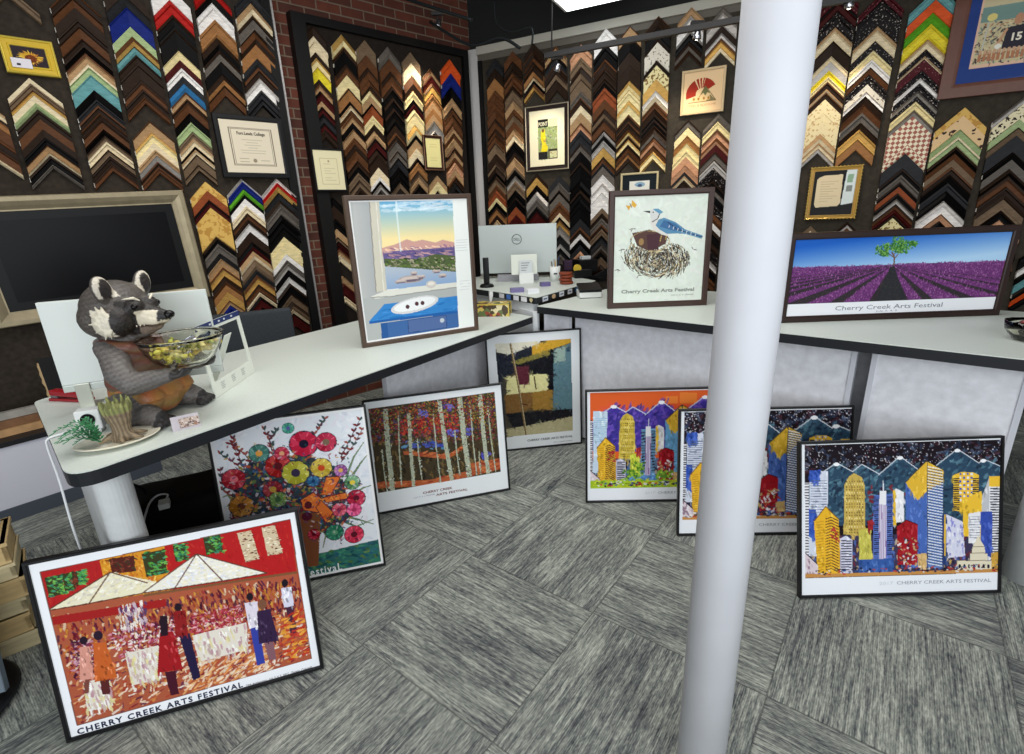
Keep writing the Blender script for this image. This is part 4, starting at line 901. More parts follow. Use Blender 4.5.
    tw([(792, 366), (848, 356), (846, 500), (794, 500)], Wt, 20); rows(796, 380, 846, 480, (130, 130, 150), 12); tw([(848, 358), (902, 354), (900, 560), (850, 560)], (56, 80, 170), 40)
    tw([(688, 366), (766, 402), (778, 560), (690, 570)], (214, 214, 232), 50, [(236, 236, 240), (110, 110, 190), (200, 204, 226)]); tw([(672, 372), (690, 360), (694, 600), (674, 600)], (40, 60, 110), 20); R(682, 370, 689, 560, Y)
    # small buildings
    tw([(292, 440), (345, 430), (354, 600), (296, 610)], (196, 188, 84) if not day else (206, 214, 70), 40); tw([(206, 480), (232, 466), (262, 486), (262, 640), (206, 640)], (206, 206, 226), 20); rows(210, 490, 260, 630, DK, 12, 2)
    tw([(332, 400), (356, 392), (356, 440), (334, 440)], (160, 40, 46), 10)
    tw([(466, 424), (508, 394), (560, 414), (560, 600), (470, 600)], (158, 26, 36), 50); cv.daubs([(466, 480), (560, 480), (560, 600), (470, 600)], 50, [(232, 230, 236), (60, 50, 70), (196, 170, 120), (170, 50, 50)], 3, 8, 2.5); cv.line([(466, 424), (508, 394), (560, 414)], 1.4, (60, 20, 30)); 
    tw([(560, 550), (600, 545), (602, 610), (562, 612)], (206, 170, 110), 16); tw([(290, 575), (452, 570), (452, 632), (292, 636)], (54, 90, 160) if not day else (90, 140, 200), 60); 
    tw([(86, 402), (140, 333), (200, 392), (206, 640), (104, 640)], (230, 178, 46), 60); cv.line([(86, 402), (140, 333), (200, 392)], 1.5, (120, 80, 30))
    for yy in range(400, 640, 13): cv.line([(140, yy-10), (165, yy-18), (200, yy)], 1.6, (70, 40, 40), .85); cv.line([(95, yy+6), (130, yy)], 1, (170, 120, 40), .8)
    cv.daubs([(165, 400), (200, 420), (200, 500), (170, 480)], 12, [(170, 50, 50)], 4, 9, 3)
    # capitol
    cr = (226, 216, 190); R(742, 580, 897, 632, cr); R(800, 545, 880, 582, cr); cv.poly([(808, 545), (812, 515), (826, 490), (838, 462), (850, 490), (866, 515), (870, 545)], cr); 
    for xx in range(752, 894, 22): cv.ell((xx, 606), 2.2, 3.6, DK)
    cv.line([(742, 580), (897, 580)], 1, (90, 70, 60)); cv.line([(800, 546), (880, 546)], 1, (90, 70, 60)); cv.line([(812, 516), (866, 516)], 1, (90, 70, 60))
    tw([(897, 545), (938, 540), (936, 632), (898, 632)], (206, 160, 70), 20)
    tw([(42, 540), (104, 600), (104, 645), (42, 650)], (216, 200, 206), 20, [(230, 224, 230), (120, 90, 110), (196, 170, 180)]); cv.line([(42, 540), (104, 600)], 1.2, DK)
    # street
    if day:
        cv.poly([(42, 612), (936, 590), (936, 634), (42, 662)], (160, 190, 40)); cv.daubs([(42, 606), (936, 586), (936, 632), (42, 660)], 140, [(170, 200, 50), (130, 170, 40), (200, 206, 60)], 4, 14, 3, 0, .4)
        for (x, y, r) in ((345, 520, 9), (330, 560, 11), (520, 560, 12), (480, 570, 9), (680, 570, 12), (760, 570, 10), (290, 570, 8)): cv.daubs([(x-30, y-25), (x+30, y-25), (x+30, y+25), (x-30, y+25)], 26, [(110, 160, 50), (80, 130, 40), (160, 196, 60)], 3, 7, 3)
    else:
        cv.poly([(42, 642), (936, 618), (936, 634), (42, 660)], (196, 140, 76))
    cv.daubs([(60, 622), (930, 596), (930, 622), (60, 646)], 150, [(30, 26, 40), (60, 50, 60), (180, 60, 50), (226, 220, 220), (60, 90, 150)], 2, 7, 2.2, 0, .6)
for f, day, sd in ((fH, False, 11), (fI, False, 12), (fJ, True, 13)):
    w, h = (330, 262) if f is fH else (240, 190)
    cv = Canvas(w, h, (236, 239, 244), sd); cv.map = fH.crop(795, 435, 4.574)
    city(cv, day); cv.outside([(44, 52), (943, 26), (931, 634), (47, 662)], (236, 239, 244)); f.print_(cv)
    U = fH.crop(795, 435, 4.574); a, b = U((464, 690)), U((895, 676)); v = (a[1]+b[1])/2
    f.text('CHERRY CREEK ARTS FESTIVAL', (a[0], v), (b[0], v), .032, (160, 163, 170), bold=0)
    a, b = U((384, 694)), U((448, 690)); f.text('2017', (a[0], v), (b[0], v), .032, (214, 217, 222), bold=.0001)

# ---- window view painting on the left counter
WAL = (82, 66, 56)
def on_counter(px, z): p = onz(px, z); return (float(p[0]), float(p[1]), z)
def fitframe(bl, br, tl, z, **k):
    A = onz(bl, z); Bq = onz(br, z); yaw = math.atan2(Bq[1]-A[1], Bq[0]-A[0]); W = float(np.hypot(*(Bq-A)[:2]))
    return A, yaw, W
def fit_lean(A, yaw, px, z):          # height and lean that put the top-left corner at px
    best = None
    for li in range(0, 14):
        l = radians(li)
        for H in np.arange(.3, 1.1, .004):
            P = (A[0]-sin(yaw)*sin(l)*H, A[1]+cos(yaw)*sin(l)*H, z+cos(l)*H); q = project(P); e = (q[0]-px[0])**2+(q[1]-px[1])**2
            if best is None or e < best[0]: best = (e, l, float(H))
    return best[1], best[2]
A_, yw, W_ = fitframe((363.2, 348.4), (479, 330), None, ZL); ln, H_ = fit_lean(A_, yw, (346, 195), ZL)
print('E', A_, math.degrees(yw), W_, math.degrees(ln), H_)
fE = Frame('framed_poster', 'brown framed window view over a lake with blue table, standing on the left counter', 'framed poster', (A_[0], A_[1], ZL), yw, ln, W_, H_, .026, .03, WAL)
cv = Canvas(230, 280, (238, 240, 240), 21); cv.map = fE.crop(340, 180, 4.187)
cv.poly([(40, 80), (165, 80), (200, 470), (500, 430), (500, 620), (110, 690)], (176, 180, 178)); cv.grad([(52, 84), (120, 82), (160, 490), (80, 500)], (186, 188, 186), (170, 174, 176), (52, 84), (120, 84))
cv.poly([(120, 82), (163, 80), (196, 462), (150, 470)], (206, 202, 186)); cv.line([(122, 82), (152, 470)], 2, (150, 146, 136)); cv.line([(150, 82), (184, 466)], 1.6, (226, 224, 212))
cv.grad([(163, 80), (470, 68), (483, 270), (178, 290)], (96, 172, 224), (246, 226, 166), (300, 75), (315, 240))
cv.daubs([(165, 100), (470, 85), (472, 125), (168, 135)], 60, [(226, 238, 244), (206, 226, 240)], 14, 34, 4, -.05, .1, .5)
cv.poly([(176, 285), (230, 270), (280, 248), (310, 258), (345, 250), (400, 262), (430, 250), (482, 262), (483, 300), (180, 320)], (206, 160, 150)); cv.daubs([(185, 285), (480, 265), (482, 300), (186, 318)], 120, [(230, 190, 166), (150, 110, 140), (240, 214, 190)], 5, 14, 2.4, .5, .4)
cv.poly([(180, 300), (483, 280), (486, 335), (184, 350)], (104, 92, 140)); cv.daubs([(182, 300), (484, 290), (486, 335), (186, 345)], 120, [(120, 100, 150), (80, 76, 120), (190, 150, 150)], 8, 20, 2.6, .15, .3)
cv.poly([(184, 330), (330, 330), (400, 310), (486, 318), (488, 385), (330, 375), (188, 365)], (84, 98, 62)); cv.daubs([(186, 330), (486, 320), (488, 385), (190, 365)], 160, [(96, 120, 60), (60, 74, 50), (140, 140, 110), (170, 160, 140)], 4, 10, 2.6, .3, .6)
cv.grad([(188, 362), (330, 372), (488, 385), (490, 440), (196, 458)], (176, 188, 202), (140, 168, 204), (300, 370), (310, 450))
for x, y, rx, ry in ((298, 415, 26, 8), (255, 425, 12, 4), (310, 390, 7, 4), (430, 400, 9, 4), (405, 382, 10, 3), (340, 405, 9, 4)): cv.ell((x, y), rx, ry, (176, 160, 156)); cv.ell((x, y-4), rx*.8, ry*.5, (206, 192, 184)); cv.ell((x, y+6), rx*.8, ry*.3, (110, 100, 116))
cv.line([(234, 88), (254, 300)], 3, (226, 238, 240), .7)
cv.poly([(130, 488), (200, 460), (495, 428), (496, 448), (210, 488), (150, 498)], (222, 222, 212)); cv.line([(130, 492), (210, 488), (496, 448)], 2, (150, 150, 146)); cv.ell((382, 437), 11, 8, (206, 200, 192)); cv.ell((382, 434), 7, 4, (230, 224, 214))
cv.poly([(122, 592), (186, 520), (497, 484), (498, 545)], (58, 132, 200)); cv.poly([(122, 592), (498, 545), (498, 556), (124, 602)], (40, 96, 166)); cv.poly([(170, 600), (498, 556), (498, 618), (176, 668)], (66, 104, 160)); cv.poly([(284, 588), (445, 566), (448, 618), (288, 640)], (84, 108, 156)); cv.line([(284, 588), (288, 640), (448, 618), (445, 566), (284, 588)], 1.2, (44, 70, 120)); cv.poly([(170, 600), (198, 596), (204, 662), (176, 668)], (46, 90, 150))
cv.daubs([(130, 590), (186, 522), (497, 488), (498, 545)], 60, [(70, 146, 214), (44, 116, 186)], 12, 30, 4, -.1, .2, .6); cv.ell((428, 588), 5, 5, (190, 200, 206))
cv.ell((315, 522), 50, 16, (214, 214, 214), 1, -.13); cv.ell((315, 520), 44, 12, (238, 240, 240), 1, -.13); 
for x, y in ((283, 531), (322, 518), (346, 515)): cv.ell((x, y), 4, 4.5, (84, 54, 60))
cv.poly([(470, 66), (535, 62), (562, 612), (498, 622)], (236, 240, 236))
for k in range(5): cv.line([(486+k*.3, 252+k*11), (535, 249+k*11)], .8, (196, 204, 204))
for k in range(4): cv.line([(500, 424+k*12), (545, 420+k*12)], .8, (200, 206, 206))
cv.a[:3] = 240; cv.a[-4:] = 240; cv.a[:, :3] = 240
fE.print_(cv)

# ---- bird and nest
A_, yw, W_ = fitframe((607.8, 309), (706.7, 305.2), None, ZR); ln, H_ = fit_lean(A_, yw, (610, 191), ZR); print('F', A_, math.degrees(yw), W_, math.degrees(ln), H_)
fF = Frame('framed_poster', 'brown framed blue bird perched on a nest, standing on the counter left of the post', 'framed poster', (A_[0], A_[1], ZR), yw, ln, W_, H_, .036, .04, (62, 44, 38))
cv = Canvas(210, 240, (216, 224, 214), 23); cv.map = fF.crop(590, 170, 5.027)
cv.impasto(500, 10, 30, 6, 7)
cx, cy = 335, 425
for _ in range(1300):
    a = cv.r.uniform(0, 2*pi); rr = cv.r.uniform(0, 1)**.6; x = cx+168*rr*cos(a); y = cy+20+92*rr*sin(a)
    if y < 395 and 215 < x < 400 and y > 320 and cv.r.random() < .8: continue
    q = cv.pt((x, y)); t = math.atan2(sin(a)*.55, cos(a))+pi/2+cv.r.uniform(-.5, .5); L = cv.r.uniform(5, 16)
    cv.rawstroke(q[0], q[1], L*cos(t), L*sin(t), cv.r.uniform(1, 2), cv.r.choice([(78, 66, 54), (120, 104, 84), (60, 50, 46), (170, 156, 126), (92, 96, 76), (206, 190, 150), (48, 42, 44), (66, 54, 46), (40, 34, 34)]))
cv.poly([(212, 318), (300, 300), (392, 330), (380, 372), (300, 410), (236, 380)], (84, 58, 52)); cv.poly([(285, 325), (350, 318), (345, 400), (290, 400)], (70, 40, 48)); cv.ell((258, 362), 6, 8, (150, 120, 76))
for k in range(26): a = k/26*2*pi; q = cv.pt((302+96*cos(a), 358+50*sin(a))); cv.rawstroke(q[0], q[1], -14*sin(a), 8*cos(a), 2, cv.r.choice([(196, 180, 140), (150, 130, 96), (90, 76, 60)]))
for p in ((140, 500), (520, 400), (245, 530), (448, 505), (215, 295), (160, 400)): q = cv.pt(p); [cv.rawstroke(q[0], q[1], 9*cos(t), 9*sin(t), 1.4, (86, 78, 66)) for t in (cv.r.uniform(0, 6), cv.r.uniform(0, 6), cv.r.uniform(0, 6))]
cv.poly([(302, 262), (312, 240), (345, 248), (352, 290), (392, 318), (400, 335), (360, 325), (316, 300)], (214, 212, 206))
cv.poly([(330, 280), (345, 250), (372, 240), (430, 262), (480, 300), (568, 330), (560, 346), (480, 322), (440, 320), (388, 322), (350, 300)], (86, 136, 170))
cv.poly([(350, 285), (372, 252), (430, 270), (470, 305), (420, 306)], (60, 104, 150)); cv.line([(392, 262), (440, 300), (566, 338)], 2, (40, 60, 90)); 
for k in range(7): cv.line([(400+k*22, 278+k*7), (396+k*22, 292+k*7)], 1.2, (226, 232, 236))
cv.poly([(300, 206), (318, 196), (345, 196), (368, 212), (352, 226), (345, 244), (312, 256), (304, 236)], (206, 208, 206)); cv.poly([(316, 197), (345, 195), (369, 212), (350, 222), (330, 208)], (96, 150, 180)); cv.line([(350, 222), (340, 246), (312, 262)], 2, (36, 40, 50)); cv.poly([(268, 208), (302, 206), (303, 219)], (40, 44, 50)); cv.ell((318, 213), 1.6, 1.6, (20, 20, 24))
cv.line([(360, 330), (352, 360)], 1.6, (196, 170, 90)); cv.line([(385, 330), (380, 352)], 1.6, (196, 170, 90))
cv.poly([(206, 180), (180, 178), (196, 206)], (206, 160, 60)); cv.poly([(208, 178), (212, 152), (236, 176), (226, 192)], (214, 168, 66)); cv.line([(200, 168), (212, 192)], 1.6, (90, 64, 40))
fF.print_(cv)
U = fF.crop(590, 170, 5.027); a, b = U((157, 622)), U((523, 606)); v = (a[1]+b[1])/2
fF.text('Cherry Creek Arts Festival', (a[0], v), (b[0], v), .046, (140, 146, 138), bold=.0012)
a, b = U((405, 630)), U((522, 625)); fF.text('July 2, 3, 4  Denver', (a[0], (a[1]+b[1])/2+.005), (b[0], (a[1]+b[1])/2+.005), .022, (150, 154, 148), shear=.3)

# ---- lavender field
A_, yw, W_ = fitframe((779.8, 323.3), (999.3, 315.3), None, ZR); ln, H_ = fit_lean(A_, yw, (792.5, 234), ZR); print('G', A_, math.degrees(yw), W_, math.degrees(ln), H_)
fG = Frame('framed_poster', 'wide dark-framed lavender field photograph with a lone tree, standing on the right counter', 'framed poster', (A_[0], A_[1], ZR), yw, ln, W_, H_, .034, .045, (44, 30, 26))
cv = Canvas(430, 170, (232, 234, 238), 25); cv.map = fG.crop(770, 200, 3.772)
sky = [(50, 70), (960, 60), (950, 232), (88, 258), (40, 262)]
cv.grad(sky, (34, 96, 190), (170, 206, 236), (480, 130), (470, 250))
fld = [(40, 258), (940, 227), (940, 363), (40, 395)]
cv.poly(fld, (100, 52, 106)); vpx, vpy = 462, 246
rowsx = [-900, -640, -440, -290, -150, 30, 200, 380, 510, 640, 860, 1100, 1400, 1800]
for i, xb in enumerate(rowsx):
    wdt = 30 if abs(xb-450) < 400 else 44
    P = [(vpx, vpy), (xb-wdt, 420), (xb+wdt, 420)]
    cv.poly(P, (52, 44, 50))
cv.poly([(vpx, vpy), (300, 420), (410, 420)], (52, 46, 52)) if False else None
cv.poly([(455, 248), (468, 248), (520, 395), (395, 395)], (44, 44, 50))
ys, xs = cv.inside(fld)
for _ in range(5200):
    k = cv.r.randrange(len(ys)); c = cv.a[ys[k], xs[k]]
    pur = c[0] > 80
    if pur: cv.rawstroke(xs[k], ys[k], cv.r.uniform(-1.5, 1.5), -cv.r.uniform(2, 5), 1.3, cv.r.choice([(140, 80, 140), (112, 56, 116), (168, 110, 166), (88, 40, 92), (124, 64, 124)]), .8)
    else: cv.rawstroke(xs[k], ys[k], cv.r.uniform(-3, 3), -cv.r.uniform(0, 2), 1.3, cv.r.choice([(44, 50, 46), (66, 58, 64), (34, 36, 40), (60, 70, 50)]), .7)
cv.daubs([(80, 254), (880, 226), (880, 236), (80, 264)], 200, [(120, 70, 130), (150, 96, 150), (96, 60, 110)], 2, 7, 1.4, 0, .2)
cv.poly([(30, 395), (950, 362), (950, 440), (30, 470)], (232, 234, 238))
cv.line([(468, 246), (470, 215), (460, 196)], 3, (110, 84, 56)); cv.line([(470, 222), (490, 196)], 2, (110, 84, 56)); cv.line([(469, 218), (440, 196)], 1.8, (110, 84, 56)); cv.line([(470, 205), (486, 160)], 1.8, (110, 84, 56))
for x, y, r in ((425, 188, 24), (450, 178, 20), (485, 155, 22), (515, 170, 24), (540, 165, 14), (480, 182, 20), (498, 188, 20), (430, 200, 18)):
    cv.daubs([(x-r, y-r*.7), (x+r, y-r*.7), (x+r, y+r*.6), (x-r, y+r*.6)], 90, [(80, 140, 60), (56, 110, 50), (120, 170, 84), (44, 92, 44)], 2, 5, 2.6)
fG.print_(cv)
U = fG.crop(770, 200, 3.772); a, b = U((246, 414)), U((650, 398)); v = (a[1]+b[1])/2
fG.text('Cherry Creek Arts Festival', (a[0], v+.012), (b[0], v+.012), .085, (130, 134, 142), bold=0)
a, b = U((400, 420)), U((480, 417)); fG.text('July 3, 4, 5', (a[0], v+.05), (b[0], v+.05), .03, (160, 164, 170))

# ---- small pictures on the boards
def wallframe(name, label, cat, wall, off, TL, TR, BR, BL, fw, fd, fcol, group=None, lip=None):
    uz = [wall.uz(p, off+fd) for p in (TL, TR, BR, BL)]
    u0 = (uz[0][0]+uz[3][0])/2; u1 = (uz[1][0]+uz[2][0])/2; z1 = (uz[0][1]+uz[1][1])/2; z0 = (uz[2][1]+uz[3][1])/2
    p = wall.world(u0, z0, off+fd)
    return Frame(name, label, cat, p, wall.yaw, 0, u1-u0, z1-z0, fw, fd-.001, fcol, group, lip=lip)
O = .078
f = wallframe('framed_certificate', 'black framed cream college certificate on the left display board', 'framed certificate', WL, O, (214, 112.6), (281, 118.6), (291, 177.6), (222, 177.5), .035, .03, BLK)
cv = Canvas(120, 100, (226, 214, 190), 31); cv.map = None
for a_, w_ in ((.14, 1.6), (.165, .8)):
    cv.line([(a_, a_), (1-a_, a_), (1-a_, 1-a_), (a_, 1-a_), (a_, a_)], w_, (110, 96, 80))
for k, (x0, x1) in enumerate(((.32, .68), (.40, .60), (.36, .64), (.42, .58), (.28, .72), (.30, .70), (.33, .67))): cv.line([(x0, .36+k*.052), (x1, .36+k*.052)], .9, (180, 166, 144))
cv.ell((.5, .76), 4, 4, (150, 136, 112)); cv.line([(.24, .73), (.40, .73)], .8, (150, 136, 112)); cv.line([(.24, .79), (.40, .79)], .8, (150, 136, 112)); cv.line([(.60, .76), (.76, .76)], .8, (150, 136, 112))
f.print_(cv, 'certificate'); f.text('Fort Lewis College', (.26, .27), (.74, .27), .085, (60, 52, 44), bold=.0008)
f = wallframe('framed_certificate', 'small black framed cream certificate low on the brick wall board, above the brown framed picture', 'framed certificate', WL, O+.02, (312.5, 147.5), (344.2, 149.5), (347, 191.5), (315, 191), .014, .02, BLK)
cv = Canvas(60, 80, (232, 222, 182), 32); cv.line([(.2, .2), (.8, .2), (.8, .86), (.2, .86), (.2, .2)], 1, (190, 176, 130))
for k in range(8): cv.line([(.32, .34+k*.06), (.7 if k % 3 else .55, .34+k*.06)], .7, (196, 184, 146))
cv.ell((.5, .27), 2, 2, (160, 140, 100)); f.print_(cv, 'certificate')
f = wallframe('framed_note', 'tiny narrow framed ivory sheet with brown frame on brick wall board', 'framed print', WL, O+.005, (423.6, 134.5), (442.8, 136), (444, 169.5), (425.4, 171), .028, .025, (60, 34, 28), lip=(150, 116, 90))
cv = Canvas(30, 50, (236, 226, 160), 33); 
for k in range(8): cv.line([(.25, .2+k*.08), (.75, .2+k*.08)], .7, (214, 200, 136))
f.print_(cv)
for (q, lb) in ((((463.5, 160), (478.5, 160.5), (478, 177.5), (463.3, 177)), 'small black framed print on bare brick beside the corner, upper of two'), (((470.5, 188), (480, 188.5), (480, 209), (471, 209.5)), 'small black framed print on bare brick beside the corner, lower of two')):
    f = wallframe('framed_print', lb, 'framed print', WL, .002, *q, .03, .025, BLK, 'small black framed prints on the bare brick')
    cv = Canvas(24, 24, (206, 186, 140), 34); cv.daubs([(.2, .2), (.8, .2), (.8, .8), (.2, .8)], 12, [(190, 160, 110), (170, 150, 90)], 2, 5, 2); f.print_(cv)
# sunflower with a card
f = wallframe('framed_photograph', 'gold framed sunflower photograph with a white card tucked in, top left', 'framed photograph', WL, O-.02, (0, 32.8), (53.5, 43.5), (60.5, 79), (2, 69.5), .045, .03, (206, 172, 40), lip=(232, 206, 90))
cv = Canvas(90, 60, (52, 44, 50), 35)
for k in range(60): a_ = k*.8; cv.rawstroke(48, 32, cos(a_)*cv.r.uniform(20, 40), sin(a_)*cv.r.uniform(14, 26), 4, cv.r.choice([(206, 160, 50), (190, 120, 50), (226, 190, 80)]))
cv.ell((.52, .6), 16, 12, (110, 56, 30)); cv.daubs([(.35, .4), (.7, .4), (.7, .9), (.35, .9)], 50, [(140, 70, 36), (84, 40, 24), (170, 90, 50)], 2, 4, 1.6)
f.print_(cv, 'photograph')
cd = obj('card', box_bm(f.W*.13, f.W*.50, .002, .004, f.H*.16, f.H*.42), mat('card_white', (226, 220, 226), .6), f.t); obj('print', box_bm(f.W*.22, f.W*.29, .0013, .0019, f.H*.22, f.H*.28), mat('ink_dark', (40, 44, 50), .6), cd)
# mat framed cover with a yellow figure
f = wallframe('framed_print', 'dark framed magazine cover with yellow figure and wide cream mat on the back board', 'framed print', WR, O-.02, (525.8, 106.5), (569, 102), (568, 168.5), (525, 172.5), .045, .035, (40, 30, 28), lip=(190, 176, 150))
cv = Canvas(110, 150, (236, 228, 196), 37)
R_ = lambda x0, y0, x1, y1, c: cv.poly([(x0, y0), (x1, y0), (x1, y1), (x0, y1)], c)
R_(.24, .16, .80, .88, (150, 164, 110)); cv.daubs([(.24, .3), (.8, .3), (.8, .88), (.24, .88)], 200, [(120, 150, 90), (190, 190, 170), (90, 100, 90), (170, 190, 110), (150, 130, 100)], 2, 6, 2.4)
R_(.24, .16, .54, .30, (34, 34, 30)); R_(.54, .16, .80, .30, (206, 212, 170)); R_(.24, .74, .52, .88, (40, 40, 40)); R_(.54, .70, .80, .88, (60, 56, 44)); R_(.57, .74, .78, .86, (206, 206, 160)); cv.daubs([(.58, .75), (.77, .75), (.77, .85), (.58, .85)], 16, [(90, 140, 80), (190, 120, 70)], 2, 4, 2)
cv.poly([(.34, .36), (.44, .34), (.47, .48), (.44, .56), (.53, .66), (.50, .74), (.32, .74), (.36, .60), (.32, .50)], (226, 206, 40)); cv.ell((.39, .36), 4, 5, (120, 84, 50)); cv.daubs([(.34, .40), (.46, .40), (.5, .72), (.34, .72)], 30, [(240, 226, 80), (200, 170, 30)], 2, 5, 2); cv.ell((.43, .55), 3, 3, (196, 140, 100))
f.print_(cv); f.text('POINT', (.26, .275), (.52, .275), .10, (226, 222, 190), bold=.001)
# red sunrise C print
f = wallframe('framed_print', 'pale wood framed print of a red sunburst behind a mountain, on the back board', 'framed print', WR, O-.02, (682.3, 72), (727, 63.8), (723, 110.6), (679.8, 116.4), .02, .025, (206, 178, 136))
cv = Canvas(120, 120, (232, 196, 150), 38)
cen = (.46, .56)
def arc(a0, a1, r0, r1, c): 
    P = [(cen[0]+r1*cos(radians(a)), cen[1]-r1*sin(radians(a))) for a in np.linspace(a0, a1, 16)]+[(cen[0]+r0*cos(radians(a)), cen[1]-r0*sin(radians(a))) for a in np.linspace(a1, a0, 16)]; cv.poly(P, c)
red = (158, 48, 34)
arc(28, 76, .16, .40, red); arc(118, 195, .14, .40, red); arc(78, 84, .14, .40, red); arc(89, 97, .14, .40, red); arc(102, 112, .14, .40, red)
cv.poly([(.30, .76), (.56, .36), (.86, .76)], (222, 190, 140)); cv.poly([(.42, .62), (.56, .38), (.70, .58), (.62, .54), (.57, .62), (.52, .54)], (110, 110, 70)); cv.line([(.40, .68), (.56, .37), (.86, .76), (.14, .76)], 2, (120, 96, 56)); cv.poly([(.70, .60), (.86, .76), (.60, .76)], (130, 116, 80))
for x in (.28, .40, .54, .66): cv.ell((x, .68), 5, 6, (216, 176, 110)); cv.ell((x, .68), 3, 4, (150, 110, 70))
f.print_(cv); f.text('STEEL & BLANCHE', (.12, .87), (.86, .87), .075, (190, 140, 90))
# small mat print behind the bird picture
f = wallframe('framed_print', 'small silver framed print with black mat, half hidden above the bird picture', 'framed print', WR, O-.02, (620.5, 173.5), (658.5, 171), (657.5, 200), (620, 203), .018, .02, (196, 180, 140))
cv = Canvas(60, 50, (28, 34, 38), 39); cv.poly([(.22, .25), (.8, .25), (.8, .85), (.22, .85)], (226, 224, 214)); cv.ell((.52, .40), 9, 5, (140, 170, 190)); cv.ell((.52, .44), 4, 3, (70, 90, 120)); f.print_(cv)
# ornate gold frame
f = wallframe('framed_certificate', 'ornate gold framed cream note on black mat, above the lavender picture', 'framed certificate', WR, O-.02, (810.3, 167.2), (862.5, 165.6), (855.5, 219), (806.2, 218.6), .03, .03, (176, 136, 60), lip=(226, 196, 110))
cv = Canvas(100, 110, (18, 14, 14), 40); cv.poly([(.12, .14), (.24, .10), (.66, .09), (.68, .10), (.70, .74), (.64, .80), (.12, .82), (.08, .76), (.08, .18)], (222, 202, 164)); cv.poly([(.76, .0), (1, .0), (1, .74), (.72, .78)], (214, 222, 220)); cv.poly([(.80, .10), (.94, .10), (.92, .28), (.79, .28)], (140, 170, 140)); cv.poly([(.80, .34), (.94, .34), (.93, .48), (.79, .48)], (130, 134, 130))
for k in range(9): cv.line([(.18, .24+k*.055), (.6-.1*(k % 3), .24+k*.055)], .9, (176, 156, 120))
f.print_(cv, 'note')
bm = bmesh.new()
for k in range(60):     # beads of the ornate rim
    per = 2*(f.W+f.H); s_ = per*k/60
    x, z = (s_, 0) if s_ < f.W else (f.W, s_-f.W) if s_ < f.W+f.H else (2*f.W+f.H-s_, f.H) if s_ < 2*f.W+f.H else (0, per-s_)
    bmesh.ops.create_icosphere(bm, subdivisions=1, radius=.0065, matrix=Matrix.Translation((x, .004, z)))
obj('ornament', bm, mat('ornate_gold', (206, 168, 84), .4, .5), f.t, True)
# large picture, upper right
f = wallframe('framed_print', 'large brown framed drawing with blue mat and a number 15, cropped at upper right', 'framed print', WR, O-.02, (959, -40), (1085, -48), (1072, 85), (942.5, 99.5), .085, .04, (106, 70, 58))
cv = Canvas(160, 190, (44, 66, 128), 41); cv.poly([(.12, .0), (.9, .0), (.9, .86), (.12, .86)], (222, 184, 158)); cv.poly([(.15, .0), (.86, .0), (.86, .83), (.15, .83)], (200, 186, 150))
cv.daubs([(.15, .3), (.86, .3), (.86, .83), (.15, .83)], 500, [(110, 130, 126), (190, 176, 140), (90, 70, 66), (160, 110, 84), (60, 60, 66), (210, 196, 150)], 3, 9, 2.4); cv.poly([(.15, .28), (.86, .28), (.86, .42), (.15, .42)], (120, 148, 140)); cv.ell((.27, .38), 9, 7, (226, 208, 130)); cv.line([(.24, .42), (.22, .80)], 3, (190, 190, 176))
cv.poly([(.46, .50), (.68, .48), (.70, .70), (.44, .70)], (54, 52, 60)); cv.ell((.57, .43), 8, 10, (190, 140, 110)); cv.line([(.46, .51), (.38, .66)], 5, (196, 150, 116)); cv.line([(.68, .50), (.78, .64)], 5, (196, 150, 116)); cv.ell((.40, .67), 6, 5, (232, 228, 214))
for k in range(12): x = .2+k*.052; cv.poly([(x, .72), (x+.036, .72), (x+.036, .80), (x, .80)], (176, 120, 90)); cv.ell((x+.018, .71), 3, 4, (200, 160, 130))
f.print_(cv); f.text('15', (.52, .63), (.63, .63), .10, (236, 226, 206), bold=.002)
# ============================================================ RACCOON FIGURE AND THINGS ON THE LEFT COUNTER
def blob_into(bm, c, r, rot=None, sub=3):
    M = Matrix.Translation(c) @ (rot if rot is not None else Matrix.Identity(4)) @ Matrix.Diagonal((r[0], r[1], r[2], 1))
    bmesh.ops.create_icosphere(bm, subdivisions=sub, radius=1, matrix=M)
def capsule_into(bm, pts, rs):
    pts = [Vector(p) for p in pts]
    dense = []; dr = []
    for i in range(len(pts)-1):
        for k in range(6): t = k/6; dense.append(pts[i].lerp(pts[i+1], t)); dr.append(rs[i]*(1-t)+rs[i+1]*t)
    dense.append(pts[-1]); dr.append(rs[-1])
    for p, r in zip(dense, dr): bmesh.ops.create_icosphere(bm, subdivisions=2, radius=r, matrix=Matrix.Translation(p))
def remeshed(bm, voxel, smooth=4, name='body'):
    me = bpy.data.meshes.new('t'); bm.to_mesh(me); bm.free()
    o = bpy.data.objects.new('t', me); C.objects.link(o)
    m = o.modifiers.new('r', 'REMESH'); m.mode = 'VOXEL'; m.voxel_size = voxel
    if smooth:
        s = o.modifiers.new('s', 'SMOOTH'); s.iterations = smooth; s.factor = .5
    dg = bpy.context.evaluated_depsgraph_get(); out = bpy.data.meshes.new_from_object(o.evaluated_get(dg)); out.name = name
    bpy.data.objects.remove(o); bpy.data.meshes.remove(me)
    out.polygons.foreach_set('use_smooth', [True]*len(out.polygons))
    return out
def paint(me, fn):
    at = me.color_attributes.new('paint', 'FLOAT_COLOR', 'POINT')
    buf = []
    for v in me.vertices: buf.extend(lin(fn(v.co))+(1,))
    at.data.foreach_set('color', buf)

